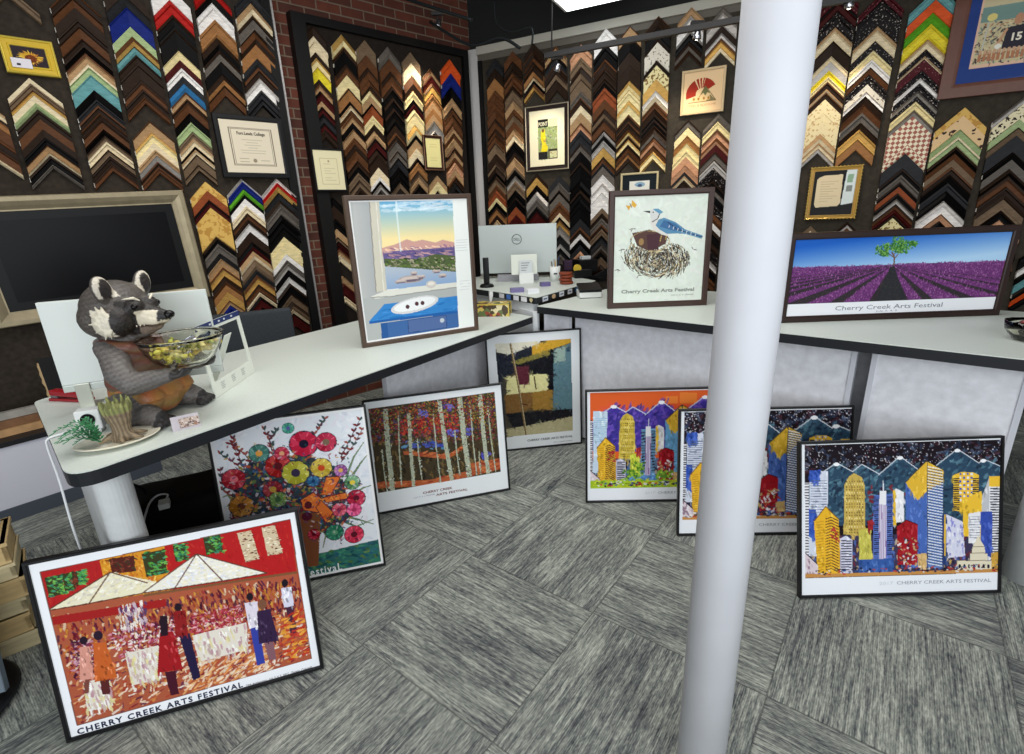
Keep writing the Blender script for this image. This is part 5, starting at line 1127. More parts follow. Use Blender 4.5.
RAC = thing('raccoon_figure', 'grey raccoon figure in a brown waistcoat holding out a glass bowl, on the left counter', 'figurine', (-1.368, 1.80, ZL), (0, 0, radians(-3)))
RAC.scale = (.98, .98, .98)
def posed(me):      # the trunk sits a little forward of the heavy head, short feet
    for v in me.vertices:
        x, y, z = v.co; w = max(0, min(1, (.33-z)/.07))*max(0, min(1, (.15-x)/.09)); x += .028*w
        if z < .09 and x > .05: x = .05+(x-.05)*.80
        v.co.x = x
    return me
bm = bmesh.new()
blob_into(bm, (-.035, 0, .420), (.100, .118, .100)); blob_into(bm, (-.06, 0, .39), (.085, .12, .085))
for s in (-1, 1):
    blob_into(bm, (.0, s*.072, .382), (.065, .058, .062)); blob_into(bm, (.058, s*.036, .424), (.034, .034, .032))
    # ears: rounded cups
    blob_into(bm, (.010, s*.092, .494), (.020, .038, .052), Matrix.Rotation(-s*.42, 4, 'X'))
    blob_into(bm, (.10, s*.02, .372), (.035, .022, .022))
capsule_into(bm, [(.03, 0, .392), (.085, 0, .386), (.138, 0, .384)], [.062, .042, .024]); capsule_into(bm, [(.03, 0, .350), (.105, 0, .354)], [.045, .020])
blob_into(bm, (-.04, 0, .315), (.06, .065, .05))
blob_into(bm, (-.045, 0, .245), (.080, .098, .085)); blob_into(bm, (-.03, 0, .150), (.098, .118, .105)); blob_into(bm, (-.045, 0, .075), (.115, .128, .075))
for s in (-1, 1):
    fy = -.115 if s < 0 else .100
    capsule_into(bm, [(-.05, s*.085, .275), (.010, s*.150, .212), (.055, s*.160, .176), (.12, s*.125, .180), (.165, s*.095, .186)], [.048, .046, .042, .036, .027])
    blob_into(bm, (.180, s*.088, .186), (.032, .024, .018))
    blob_into(bm, (-.02, s*.105, .075), (.085, .055, .065))
    capsule_into(bm, [(-.03, fy, .040), (.06, fy*1.05, .046), (.130, fy*1.1, .034)], [.042, .046, .034])
for s in (-1, 1):      # five unequal fingers curling up round the bowl, the thumb from the palm's side
    for k, (dy, L) in enumerate(((-.022, .040), (-.010, .048), (.003, .046), (.016, .038))):
        y = s*(.088)-s*dy*-1
        capsule_into(bm, [(.190, y, .182), (.190+L*.6, y-s*.006, .184), (.190+L, y-s*.012, .196+.004*k)], [.0095, .0090, .0065])
    capsule_into(bm, [(.170, s*.080, .195), (.180, s*.060, .212), (.186, s*.052, .226)], [.010, .0085, .006])
for s in (-1, 1):
    fy = -.115 if s < 0 else .100
    for k in range(4):
        y = fy*1.1+(k-1.5)*.018; capsule_into(bm, [(.135, y, .024), (.176-.004*abs(k-1.5), y+(k-1.5)*.005, .018)], [.018, .013])
body = remeshed(bm, .0048, 3)
rr = random.Random(4)
def racc(p):
    x, y, z = p; ay = abs(y); n = (math.sin(x*310+y*120)*math.sin(z*260+y*90)+math.sin(x*90-z*400))*.5
    g = 98+16*n; fur = (g, g-5, g-8)
    if z > .325:
        fur = (78+12*n, 72+12*n, 67+12*n)
        if z > .468 and ay > .055:        # ears
            ex, ez = ay-.094, z-.497
            if x > .014: 
                d = (ex/.025)**2+(ez/.036)**2
                return (34, 28, 27) if d < 1 else (206, 198, 182)
            return fur
        if x > .128 and z > .372: return (22, 19, 20)
        # mask, white muzzle, white brow, white cheek
        if x > .072-.2*(.40-z) and z < .416-(x-.055)*.10 and ay < .060: return (214, 204, 182) if z > .362 else (120, 104, 92)
        if x > .030 and z < .452: return (30, 24, 22)
        if -.035 < x <= .030+.004*math.sin(z*600) and z < .430-.25*(x+.03) and ay > .05 and z > .332: return (216, 208, 190)
        return fur
    if x > .185 and z > .13: return (44, 40, 40)
    if z < .06 and x > .145: return (30, 27, 28)
    if z < .10: return (96+10*n, 91+10*n, 88+10*n)
    return fur
paint(body, racc)
fur_mat = vcol_mat('sculpted_fur', .55, .08, .55, 95)
obj('body', posed(body), fur_mat, RAC)
for s in (-1, 1):
    bm = bmesh.new(); blob_into(bm, (.078, s*.056, .428), (.012, .010, .011)); e = obj('eye', bm, mat('eye_black', (14, 10, 10), .08), RAC, True)
    bm = bmesh.new()
    for k in range(11):      # carved cheek fur fanning back
        a = radians(118+k*13); bx, bz = .034, .386; L = .066+.014*(k % 2)
        tip = Vector((bx+L*cos(a), s*(.122-.016*abs(k-5)/5), bz+L*sin(a)*.95)); base = Vector((bx+.012*cos(a), s*.110, bz+.012*sin(a)))
        capsule_into(bm, [base, base.lerp(tip, .5)+Vector((0, s*.010, 0)), tip], [.009, .008, .0025])
    obj('cheek_fur', remeshed(bm, .003, 2, 'cheek_fur'), mat('cream_fur', (220, 212, 192), .6), RAC)
    bm = bmesh.new(); capsule_into(bm, [(.078, s*.026, .446), (.074, s*.046, .458), (.052, s*.070, .458)], [.004, .0055, .002]); obj('brow', remeshed(bm, .0022, 2, 'brow'), mat('cream_fur', (220, 212, 192), .6), RAC)
bm = bmesh.new(); blob_into(bm, (.156, 0, .391), (.018, .019, .014)); blob_into(bm, (.158, -.010, .386), (.010, .009, .009)); blob_into(bm, (.158, .010, .386), (.010, .009, .009)); obj('nose', bm, mat('nose_black', (16, 14, 15), .2), RAC, True)
bm = bmesh.new(); capsule_into(bm, [(.125, 0, .356), (.118, -.030, .358), (.075, -.042, .356), (.045, -.056, .352)], [.003, .0028, .0025, .002]); capsule_into(bm, [(.125, 0, .356), (.118, .030, .358), (.075, .042, .356), (.045, .056, .352)], [.003, .0028, .0025, .002]); obj('mouth', bm, mat('mouth_dark', (46, 20, 20), .5), RAC)
bm = bmesh.new()
for s in (-1, 1):
    for k in range(7): 
        x = .062+k*.010; y = s*(.0475-.004*k-.0008*k*k); c = [bm.verts.new((x+.0028*cos(t*2.094), y+.0028*sin(t*2.094), .361)) for t in range(3)]; tp = bm.verts.new((x, y, .353)); bm.faces.new(c)
        for t in range(3): bm.faces.new((c[t], c[(t+1) % 3], tp))
obj('teeth', bm, mat('teeth_ivory', (232, 226, 206), .4), RAC)
# plain waistcoat with a turned collar, and short trousers
bm = bmesh.new(); blob_into(bm, (-.047, 0, .248), (.089, .104, .080)); blob_into(bm, (-.034, 0, .158), (.109, .130, .094))
capsule_into(bm, [(-.10, -.05, .292), (-.05, -.088, .296), (.01, -.070, .286), (.045, -.028, .262)], [.026, .027, .022, .014]); capsule_into(bm, [(-.10, .05, .292), (-.05, .088, .296), (.01, .070, .286), (.045, .028, .262)], [.026, .027, .022, .014]); capsule_into(bm, [(-.10, -.05, .292), (-.125, 0, .294), (-.10, .05, .292)], [.026, .026, .026])
ve = remeshed(bm, .0046, 2, 'waistcoat'); paint(ve, lambda p: (104+8*math.sin(p.z*190+p.x*60), 68+6*math.sin(p.z*190), 52) if not (p.x > .03 and abs(p.y) < .012) else (70, 44, 34)); obj('waistcoat', posed(ve), vcol_mat('worn_leather', .5, .05, .5, 40), RAC)
bm = bmesh.new(); blob_into(bm, (-.028, 0, .118), (.116, .132, .080))
blob_into(bm, (.035, 0, .085), (.066, .09, .066))
for s in (-1, 1): blob_into(bm, (.0, s*.080, .092), (.100, .064, .058))
tr = remeshed(bm, .0046, 2, 'trousers'); paint(tr, lambda p: (156+12*math.sin(p.x*80+p.z*70), 104+10*math.sin(p.x*80), 56)); obj('trousers', posed(tr), vcol_mat('worn_leather', .5, .05, .5, 40), RAC)

# glass bowl in its hands
glass = bpy.data.materials.new('clear_glass'); glass.use_nodes = True
gb = glass.node_tree.nodes['Principled BSDF']; gb.inputs['Transmission Weight'].default_value = 1.0; gb.inputs['Roughness'].default_value = .02; gb.inputs['IOR'].default_value = 1.45; gb.inputs['Base Color'].default_value = (.97, .96, .86, 1)
_m['clear_glass'] = glass
BW = Vector((-1.197, 1.795, ZL+.192))
t = thing('glass_bowl', 'clear glass bowl of sweets held out by the raccoon figure', 'bowl', BW)
t['label'] = 'wide clear glass bowl of sweets held in the raccoon figure\'s paws'
prof_o = [(.050, .000), (.073, .006), (.100, .030), (.121, .062), (.134, .098), (.138, .110)]; prof_i = [(.135, .110), (.130, .096), (.116, .062), (.094, .034), (.070, .012), (.040, .008)]
obj('bowl', lathe_bm(prof_o+prof_i, 48, close_bottom=True, close_top=True), glass, t)
rim = bmesh.new(); tube_into(rim, [(  .1365*cos(2*pi*k/48),   .1365*sin(2*pi*k/48), .111) for k in range(49)], .0032, 8, False); obj('rim', rim, glass, t)
sw = [((214, 206, 96), 'pale yellow'), ((196, 190, 120), 'olive yellow'), ((226, 214, 150), 'cream'), ((168, 176, 84), 'lime'), ((206, 180, 90), 'butterscotch')]
rr = random.Random(8); spots = []
for _ in range(4000):
    if len(spots) >= 46: break
    x, y = rr.uniform(-.11, .11), rr.uniform(-.11, .11); z = rr.choice([.022, .042, .060, .076]); lim = {.022: .056, .042: .084, .060: .100, .076: .108}[z]
    if x*x+y*y > lim*lim: continue
    if all((x-a)**2+(y-b)**2+(z-c)**2*1.4 > .00072 for a, b, c in spots): spots.append((x, y, z))
for i, (x, y, z) in enumerate(spots):
    c, nm = sw[i % 5]
    bm = bmesh.new(); blob_into(bm, (0, 0, 0), (.013, .0095, .0085), None, 2)
    for s in (-1, 1):
        v = [bm.verts.new((s*.012, 0, 0))]+[bm.verts.new((s*.022, .008*math.cos(k*1.05), .008*math.sin(k*1.05))) for k in range(6)]
        for k in range(6): bm.faces.new((v[0], v[1+k], v[1+(k+1) % 6]))
    o = obj('wrapped_sweet', bm, mat('sweet_%d' % (i % 5), c, .25), None, True); o.location = BW+Vector((x, y, z)); o.rotation_euler = (rr.uniform(-.4, .4), rr.uniform(-.4, .4), rr.uniform(0, 6))
    tag(o, 'small yellowish wrapped sweet among the others in the raccoon figure\'s glass bowl', 'sweet', 'wrapped sweets in the glass bowl')
for i, (x, y, z, rz, c) in enumerate(((.03, -.02, .088, .6, (196, 200, 208)), (.065, .012, .096, .2, (60, 74, 96)), (.0, .02, .084, -.5, (150, 156, 166)))):
    bm = bmesh.new(); box_into(bm, -.035, .035, -.012, .012, -.005, .005); bmesh.ops.subdivide_edges(bm, edges=bm.edges, cuts=3, use_grid_fill=True)
    for v in bm.verts: v.co.z += .003*math.sin(v.co.x*190+i)*1.0; v.co.y *= 1+.25*abs(v.co.x)/.035
    o = obj('foil_packet', bm, mat('foil_%d' % i, c, .22, .8), None, True); o.location = BW+Vector((x, y, z)); o.rotation_euler = (.3, -.35, rz)
    tag(o, ['long silver foil sweet packet lying on top in the glass bowl, the middle one', 'dark blue foil sweet packet on top in the glass bowl, nearest the bowl\'s right rim', 'dull grey foil sweet packet in the glass bowl, nearest the raccoon figure'][i], 'sweet packet', 'foil packets in the glass bowl')

# stump planter with greenery on an oval plate
pl = Vector((-1.318, 1.548, ZL))
bm = lathe_bm([(.08, 0), (.10, .003), (.128, .012), (.138, .017), (.134, .0185), (.118, .012), (.09, .008), (.0, .007)], 48); bm.transform(Matrix.Diagonal((.86, .62, 1, 1)))
o = obj('plate', bm, mat('cream_ceramic', (222, 216, 196), .25, coat=.3), None, True); o.location = pl; o.rotation_euler = (0, 0, radians(40)); tag(o, 'oval cream ceramic plate under the carved stump planter on the left counter', 'plate')
ST = thing('stump_planter', 'small carved wooden stump planter with mossy jagged rim, on the cream plate', 'planter', pl+Vector((.010, .012, .010)))
bm = bmesh.new(); blob_into(bm, (0, 0, .10), (.042, .040, .052)); capsule_into(bm, [(0, 0, .0), (0, 0, .04), (0, 0, .09)], [.040, .032, .036])
rr = random.Random(5)
for k in range(12):
    a = k/12*2*pi; capsule_into(bm, [(.036*cos(a), .035*sin(a), .115), (.043*cos(a), .042*sin(a), .145), (.044*cos(a+.1), .044*sin(a+.1), .158+rr.uniform(0, .020))], [.012, .009, .0035])
for k, (a, L) in enumerate(((-.3, .075), (.5, .07), (1.7, .05), (2.8, .07), (3.9, .075), (5.1, .06))):
    capsule_into(bm, [(.02*cos(a), .02*sin(a), .02), (L*.6*cos(a), L*.6*sin(a), .016), (L*cos(a+.2), L*sin(a+.2), .008)], [.018, .012, .006])
sm = remeshed(bm, .003, 1, 'stump'); sm.transform(Matrix.Diagonal((.88, .88, .80, 1))); paint(sm, lambda p: tuple(v*(1+.18*math.sin(math.atan2(p.y, p.x)*17+p.z*40)) for v in ((122, 106, 84) if p.z < .095 else (124, 126, 76)))); obj('stump', sm, vcol_mat('carved_wood', .75, 0, .6, 60), ST)
FN = thing('fern_sprigs', 'bunch of green artificial fern sprigs lying on the plate\'s left rim', 'artificial plant', pl+Vector((-.022, -.045, .010)))
rr = random.Random(7); leafm = mat('fern_green', (62, 128, 84), .5, noise=.2, nscale=60)
for k in range(16):
    a = radians(140+k*7.5); L = .062+.022*(k % 3); bm = bmesh.new(); P = []
    for i in range(9):
        t = i/8; P.append(Vector((L*t*cos(a), L*t*sin(a), .012+.055*math.sin(t*2.4)*(.5+.12*(k % 4))+(k % 4)*.010)))
    tube_into(bm, P, .0012, 5)
    for i in range(1, 9):
        d = (P[i]-P[i-1]).normalized(); sd = d.cross(Vector((0, 0, 1))).normalized()
        for s in (-1, 1):
            b = P[i]; tip = b+sd*s*.015*(1.15-i/10)+d*.008+Vector((0, 0, .003)); m1 = b.lerp(tip, .5)+d*.0055; m2 = b.lerp(tip, .5)-d*.0045
            v = [bm.verts.new(q) for q in (b, m2, tip, m1)]; bm.faces.new(v)
    obj('sprig', bm, leafm, FN)

# small white camera cube and its cable
cc = onz((98, 431), ZL); CU = thing('security_camera', 'small white cube security camera with a black round lens, behind the planter', 'camera', (cc[0]-.010, cc[1]-.002, ZL), (0, 0, radians(22)))
obj('housing', box_bm(-.036, .036, -.024, .024, .014, .086, .006, 3), mat('white_plastic', (228, 230, 228), .35), CU)
obj('lens_ring', (lambda b: (tube_into(b, [(0, -.0245, .054), (0, -.0275, .054)], .021, 28), b)[1])(bmesh.new()), mat('lens_black', (16, 16, 18), .15), CU)
obj('lens', (lambda b: (tube_into(b, [(0, -.0276, .054), (0, -.0285, .054)], .010, 20), b)[1])(bmesh.new()), mat('lens_glass', (30, 34, 44), .05), CU)
obj('button', (lambda b: (tube_into(b, [(0, -.0245, .026), (0, -.0262, .026)], .0038, 14), b)[1])(bmesh.new()), mat('lens_black', (16, 16, 18), .15), CU)
obj('foot', box_bm(-.028, .028, -.022, .022, 0, .0145, .003), mat('white_plastic', (228, 230, 228), .35), CU)
endn = Vector((-ed.y, ed.x)); endn = endn if endn.dot(Vector((-1, -1))) > 0 else -endn
def on_end(px, off=.01):
    p0 = Lf0+endn*off; d = ray(px); n3 = np.array([endn.x, endn.y, 0]); o = np.array([0, 0, EYE]); P = o+d*(((np.array([p0.x, p0.y, 0])-o)@n3)/(d@n3)); return Vector(P)
ce = lambda t, z, o=.012: Vector((Lf0.x+ed.x*t-inw.x*o, Lf0.y+ed.y*t-inw.y*o, z))
cab = [Vector((cc[0]-.02, cc[1]+.03, ZL+.03)), Vector((cc[0]-.06, cc[1]+.01, ZL+.006)), Vector(onz((70, 430), ZL+.005)), ce(.44, ZL+.006, -.04), ce(.43, ZL+.002, .004), ce(.43, ZL-.03), ce(.42, .78), ce(.40, .58, .02), ce(.36, .36, .016), ce(.33, .16), ce(.34, .03, .02), ce(.42, .008, .06)]
bm = bmesh.new(); tube_into(bm, smoothline(cab, 8), .0038, 8); tag(obj('cable', bm, mat('cable_white', (226, 228, 230), .4)), 'thin white power cable running from the cube camera over the counter\'s edge', 'cable')

# back of the large white display
def solve_yaw(base, pa, pb):
    best = None
    for yd in np.arange(-30, 75, .5):
        y = radians(yd); n3 = np.array([-sin(y), cos(y), 0]); o = np.array([0, 0, EYE]); r = []
        for p in (pa, pb):
            d = ray(p); r.append(o+d*(((np.array([base[0], base[1], 0])-o)@n3)/(d@n3)))
        e = abs(r[0][2]-r[1][2])
        if best is None or e < best[0]: best = (e, y, r)
    return best[1], best[2]
def plane_pt(px, base, y):
    n3 = np.array([-sin(y), cos(y), 0]); o = np.array([0, 0, EYE]); d = ray(px); return o+d*(((np.array([base[0], base[1], 0])-o)@n3)/(d@n3))
mb = onz((82, 418), ZL); mbase = (mb[0]-.04, mb[1]+.09)
my, rr_ = solve_yaw(mbase, (35, 304.5), (205, 288)); my = radians(24)
A_ = plane_pt((35, 304.5), mbase, my); B_ = plane_pt((205, 288), mbase, my); Cc = plane_pt((66, 393), mbase, my)
#print('MON', math.degrees(my), A_, B_, Cc)
mw = float(np.hypot(*(B_-A_)[:2])); zt = float(A_[2]+B_[2])/2; zb = float(Cc[2])
MO = thing('computer_monitor', 'back of a large white flat monitor standing behind the raccoon figure', 'monitor', (A_[0], A_[1], ZL), (0, 0, my))
wpl = mat('monitor_shell', (214, 220, 216), .4)
obj('shell', box_bm(0, mw, 0, .022, zb-ZL+.028, zt-ZL, .004), wpl, MO); obj('chin', box_bm(0, mw, -.001, .022, zb-ZL, zb-ZL+.0275, .003), mat('monitor_chin', (190, 196, 190), .35, .3), MO)
obj('screen', box_bm(.012, mw-.012, .0222, .024, zb-ZL+.035, zt-ZL-.012), mat('screen_black', (8, 8, 10), .12), MO)
sx = float(np.dot((np.array([mb[0], mb[1]])-A_[:2]), [cos(my), sin(my)]))
MOs = obj('stand', box_bm(sx-.024, sx+.024, -.010, -.0015, .004, zb-ZL+.03, .002), mat('stand_silver', (186, 188, 176), .3, .6), MO); obj('stand_foot', box_bm(sx-.024, sx+.024, -.09, .12, 0, .006, .002), mat('stand_silver', (186, 188, 176), .3, .6), MO)

# red stapler behind the monitor's foot
p = onz((78, 400), ZL); S_ = thing('stapler', 'red stapler lying beside the white monitor\'s foot', 'stapler', (p[0]-.02, p[1], ZL), (0, 0, radians(-12)))
obj('base', box_bm(-.10, .09, -.022, .022, 0, .012, .004), mat('stapler_red', (150, 24, 34), .25, coat=.4), S_)
bm = box_bm(-.095, .095, -.018, .018, .022, .046, .008, 3)
for v in bm.verts:
    if v.co.x > .04: v.co.z -= .008
obj('arm', bm, mat('stapler_red', (150, 24, 34), .25, coat=.4), S_); obj('hinge', box_bm(-.095, -.06, -.014, .014, .0125, .024), mat('steel', (150, 150, 154), .3, .9), S_)

# white tabletop sign frame with an opening
bl, br = onz((216, 399), ZL), onz((255, 372), ZL); yw = math.atan2(br[1]-bl[1], br[0]-bl[0]); W_ = float(np.hypot(*(br-bl)[:2])); ln, H_ = fit_lean((br[0], br[1]), yw, (240, 326), ZL)
#, W_, H_, math.degrees(yw), math.degrees(ln))
SG = thing('sign_holder', 'white open-fronted tabletop card frame with blue top strip, right of the glass bowl', 'sign', (bl[0], bl[1], ZL+.0012))
SG.rotation_euler = (Matrix.Rotation(yw, 3, 'Z') @ Matrix.Rotation(-ln, 3, 'X')).to_euler()
bm = bmesh.new(); b_ = .028
for q in ((0, b_, 0, H_), (W_-b_, W_, 0, H_), (b_, W_-b_, 0, .062), (b_, W_-b_, H_-.034, H_)): box_into(bm, q[0], q[1], 0, .004, q[2], q[3])
sgf = obj('card_frame', bm, mat('card_cream', (226, 230, 220), .6), SG)
obj('top_strip', box_bm(.0, W_, -.0012, -.0002, H_-.022, H_), mat('strip_navy', (40, 54, 104), .5), SG)
for x in (.3, .5, .62, .8): obj('print', box_bm(W_*x-.007, W_*x+.007, -.0018, -.0013, H_-.015, H_-.008), mat('strip_white', (214, 218, 226), .5), SG)
for c in range(3):
    for r in range(4): obj('print', box_bm(W_*(.18+.25*c), W_*(.18+.25*c)+.032-.006*(r % 2), -.0012, -.0002, .046-r*.008, .0475-r*.008), mat('print_grey', (136, 140, 140), .6), SG)
o = obj('back_leg', box_bm(W_*.42, W_*.58, 0, .003, 0, H_*.86), mat('card_cream', (226, 230, 220), .6), SG); o.location = (0, .105, .003); o.rotation_euler = (radians(30), 0, 0)

# card stand in front of the raccoon's foot
p = onz((188, 428), ZL); CS = thing('card_stand', 'small folded white card stand with a brown photo card, by the raccoon figure\'s foot', 'card holder', (p[0], p[1], ZL), (0, 0, radians(36)))
bm = bmesh.new(); v = [bm.verts.new(q) for q in ((-.045, -.012, 0), (.040, -.012, 0), (.040, .018, .045), (-.045, .018, .045), (-.045, .048, 0), (.040, .048, 0))]
bm.faces.new((v[0], v[1], v[2], v[3])); bm.faces.new((v[3], v[2], v[5], v[4])); bmesh.ops.solidify(bm, geom=bm.faces, thickness=.0015)
obj('stand', bm, mat('card_white', (226, 220, 226), .6), CS)
cv = Canvas(40, 24, (176, 160, 150), 50); cv.daubs([(0, 0), (1, 0), (1, 1), (0, 1)], 60, [(110, 70, 60), (60, 44, 44), (206, 196, 190), (150, 110, 90)], 3, 8, 3)
me = cv.mesh(.060, .034, -.022, 0, 'card', 0); o = obj('card', me, canvas_mat, CS); o.location = (0, -.009, .008); o.rotation_euler = (-radians(33), 0, 0)

# ============================================================ SCREEN, CHAIR AND THINGS ON THE LEFT WALL
u0, u1, z0, z1 = -3.905, -2.735, 1.085, 1.835
p = WL.world(u0, z0, .135); TV = thing('wall_screen', 'black television in a wide pewter frame on the left wall', 'television', p); TV.rotation_euler = (Matrix.Rotation(YAW_L, 3, 'Z') @ Matrix.Rotation(radians(-2.2), 3, 'Y')).to_euler()
TV.location = p+Vector((0, 0, -.02))
Wt_, Ht_ = u1-u0, z1-z0; fwt = .085; bm = bmesh.new(); rings = []
for ins, y in ((0, .08), (0, .004), (.006, 0), (.03, .0), (.055, .010), (fwt-.008, .022), (fwt, .022), (fwt, .08)): rings.append([bm.verts.new(q) for q in ((ins, y, ins), (Wt_-ins, y, ins), (Wt_-ins, y, Ht_-ins), (ins, y, Ht_-ins))])
for i in range(len(rings)):
    j = (i+1) % len(rings)
    for k in range(4): bm.faces.new((rings[i][k], rings[i][(k+1) % 4], rings[j][(k+1) % 4], rings[j][k]))
bmesh.ops.recalc_face_normals(bm, faces=bm.faces)
obj('frame', bm, mat('pewter', (150, 138, 112), .42, .45, noise=.10, nscale=18), TV)
obj('bezel', box_bm(fwt, Wt_-fwt, .026, .07, fwt, Ht_-fwt, .002), mat('tv_bezel', (10, 10, 12), .4, spec=.2), TV)
obj('screen', box_bm(fwt+.05, Wt_-fwt-.05, .0245, .0258, fwt+.05, Ht_-fwt-.05), mat('tv_screen', (6, 6, 8), .3, spec=.12), TV)

ch = thing('office_chair', 'dark grey fabric office chair behind the left counter, right of the raccoon figure', 'chair', (-1.90, 3.72, 0), (0, 0, radians(205)))
cfab = mat('chair_fabric', (58, 62, 66), .95, noise=.18, nscale=120)
bk = box_bm(-.25, .25, -.035, .035, .50, 1.035, .03, 4)
for v in bk.verts: v.co.y += .25*v.co.x*v.co.x*2; v.co.x *= 1+.06*math.sin((v.co.z-.5)*6)
o = obj('backrest', bk, cfab, ch, True); o.location = (0, .22, 0)
obj('seat', box_bm(-.24, .24, -.25, .22, .43, .50, .03, 4), cfab, ch, True)
bm = bmesh.new(); tube_into(bm, [(0, 0, .08), (0, 0, .43)], .025, 16); obj('column', bm, blackwood, ch)
bm = bmesh.new(); tube_into(bm, [(0, .15, .42), (0, .28, .45), (0, .27, .62)], .016, 10); obj('back_bracket', bm, blackwood, ch)
for k in range(5):
    a = 2*pi*k/5; bm = bmesh.new(); tube_into(bm, [(0, 0, .09), (.26*cos(a), .26*sin(a), .065)], [.024, .014], 10); l = obj('leg', bm, blackwood, ch)
    bm = bmesh.new(); tube_into(bm, [(.26*cos(a)-.02*sin(a), .26*sin(a)+.02*cos(a), .028), (.26*cos(a)+.02*sin(a), .26*sin(a)-.02*cos(a), .028)], .028, 14); obj('castor', bm, blackwood, l)

# low white plinth under the screen with samples on it
pa = onz((25, 518), 0); pb = onz((63, 503), 0); pyaw = math.atan2(pb[1]-pa[1], pb[0]-pa[0]); 
pyaw = radians(50); q = plane_pt((30, 441), pa, pyaw); ph = float(q[2]); #print(', ph, math.degrees(pyaw))
PLN = thing('low_plinth', 'low white plinth with a grey base strip at the foot of the left wall', 'plinth', (pa[0], pa[1], 0), (0, 0, pyaw))
obj('box', box_bm(-1.2, .72, .012, .33, 0, ph, .003), mat('plinth_white', (200, 200, 210), .6), PLN)
obj('base_strip', box_bm(-1.2, .721, 0, .0115, 0, .085, .001), mat('base_grey', (70, 76, 86), .6), PLN)
obj('top', box_bm(-1.2, .722, 0, .332, ph+.0005, ph+.03, .002), mat('plinth_top', (28, 28, 30), .5), PLN)
Mp = Matrix.Translation((pa[0], pa[1], 0)) @ Matrix.Rotation(pyaw, 4, 'Z')
for k, (c, nm) in enumerate((((176, 138, 96), 'tan'), ((120, 86, 60), 'brown'), ((150, 146, 138), 'grey'))):
    P = Mp @ Vector((-.35+.02*k, .10+.02*k, ph+.0315+.045*k)); bm = bmesh.new()
    prof = [(0, 0), (.12, 0), (.12, .02), (.09, .03), (.05, .026), (.03, .043), (0, .043)]
    a_ = [bm.verts.new((0, y, z)) for y, z in prof]; b2 = [bm.verts.new((.62, y, z)) for y, z in prof]; bm.faces.new(a_); bm.faces.new(b2[::-1])
    for i in range(len(prof)): bm.faces.new((a_[i], b2[i], b2[(i+1) % len(prof)], a_[(i+1) % len(prof)]))
    bmesh.ops.recalc_face_normals(bm, faces=bm.faces)
    o = obj('moulding_length', bm, mat('stick_'+nm, c, .5, noise=.15, nscale=20), None); o.location = P; o.rotation_euler = (0, 0, pyaw); tag(o, '%s wooden moulding length on the low plinth, %s of the stack of three' % (nm, ['bottom', 'middle', 'top'][k]), 'moulding', 'moulding lengths on the low plinth')
# black boards leaning between counter and wall
q = Mp @ Vector((.38, .12, ph+.031))
for k in range(2):
    bl_ = thing('black_board', ['black board with a pale chipped edge leaning upright on the low plinth, in front', 'black board leaning upright on the low plinth, behind the chipped one'][k], 'board', Mp @ Vector((.30+.05*k, .14+.08*k, ph+.034)), (0, 0, pyaw), 'black boards on the low plinth')
    bl_.rotation_euler = (Matrix.Rotation(pyaw, 3, 'Z') @ Matrix.Rotation(-.16, 3, 'X')).to_euler()
    obj('board', box_bm(0, .40, 0, .02, 0, .40-.05*k, .001), mat('board_black', (14, 14, 16), .5), bl_)
    if k == 0:
        bm = bmesh.new(); rr = random.Random(3); y = 0; pv = None; pts = []
        for i in range(16): pts.append((-.004-rr.uniform(0, .010), i*.025))
        for i in range(15):
            v = [bm.verts.new(q) for q in ((pts[i][0], -.001, pts[i][1]), (0, -.001, pts[i][1]), (0, -.001, pts[i+1][1]), (pts[i+1][0], -.001, pts[i+1][1]), (pts[i][0], .02, pts[i][1]), (pts[i+1][0], .02, pts[i+1][1]))]
            bm.faces.new(v[:4]); bm.faces.new((v[0], v[3], v[5], v[4]))
        obj('chipped_edge', bm, mat('raw_edge', (176, 150, 112), .8), bl_)

# black bag with a charger on it, under the left counter
def soft(bm, amp, sc, seed):
    rr = random.Random(seed); ph_ = [rr.uniform(0, 6) for _ in range(6)]
    for v in bm.verts: v.co += Vector((math.sin(v.co.y*sc+ph_[0])*math.sin(v.co.z*sc*1.3+ph_[1]), math.sin(v.co.x*sc+ph_[2])*math.sin(v.co.z*sc+ph_[3]), math.sin(v.co.x*sc*1.1+ph_[4])*math.sin(v.co.y*sc+ph_[5])))*amp
q = (-1.69, 2.24); BG = thing('black_bag', 'black cloth bag with a looped handle on the floor under the left counter', 'bag', (q[0], q[1], 0), (0, 0, radians(20)))
bm = box_bm(-.30, .30, -.17, .17, .006, .37, .08, 4); bmesh.ops.subdivide_edges(bm, edges=[e for e in bm.edges if e.calc_length() > .1], cuts=6, use_grid_fill=True); soft(bm, .012, 14, 2)
for v in bm.verts:
    v.co.z = max(.004, v.co.z+ (.07*(v.co.x+.1) if v.co.z > .15 else 0))
obj('bag', bm, mat('bag_black', (14, 14, 16), .75, bump=.2, nscale=30), BG, True)
bm = bmesh.new(); tube_into(bm, smoothline([(-.22, .02, .32), (-.24, .02, .39), (-.20, .02, .43), (-.15, .02, .39), (-.14, .02, .33)], 8), .006, 8); obj('handle', bm, mat('bag_black', (14, 14, 16), .75), BG)
cp_ = onz((165, 506), .375); CHG = thing('charger', 'white plug charger with its cable lying on the black bag', 'charger', (cp_[0], cp_[1], .372), (0, 0, radians(-60)))
obj('plug', box_bm(-.030, .030, -.022, .022, 0, .028, .005, 3), mat('white_plastic', (228, 230, 228), .35), CHG)
bm = bmesh.new(); tube_into(bm, smoothline([(-.03, 0, .014), (-.08, .01, .02), (-.10, -.03, .02), (-.06, -.06, .012), (.05, -.07, .01), (.16, -.075, .0)], 8), .0045, 8); obj('cable', bm, mat('cable_white', (226, 228, 230), .4), CHG)

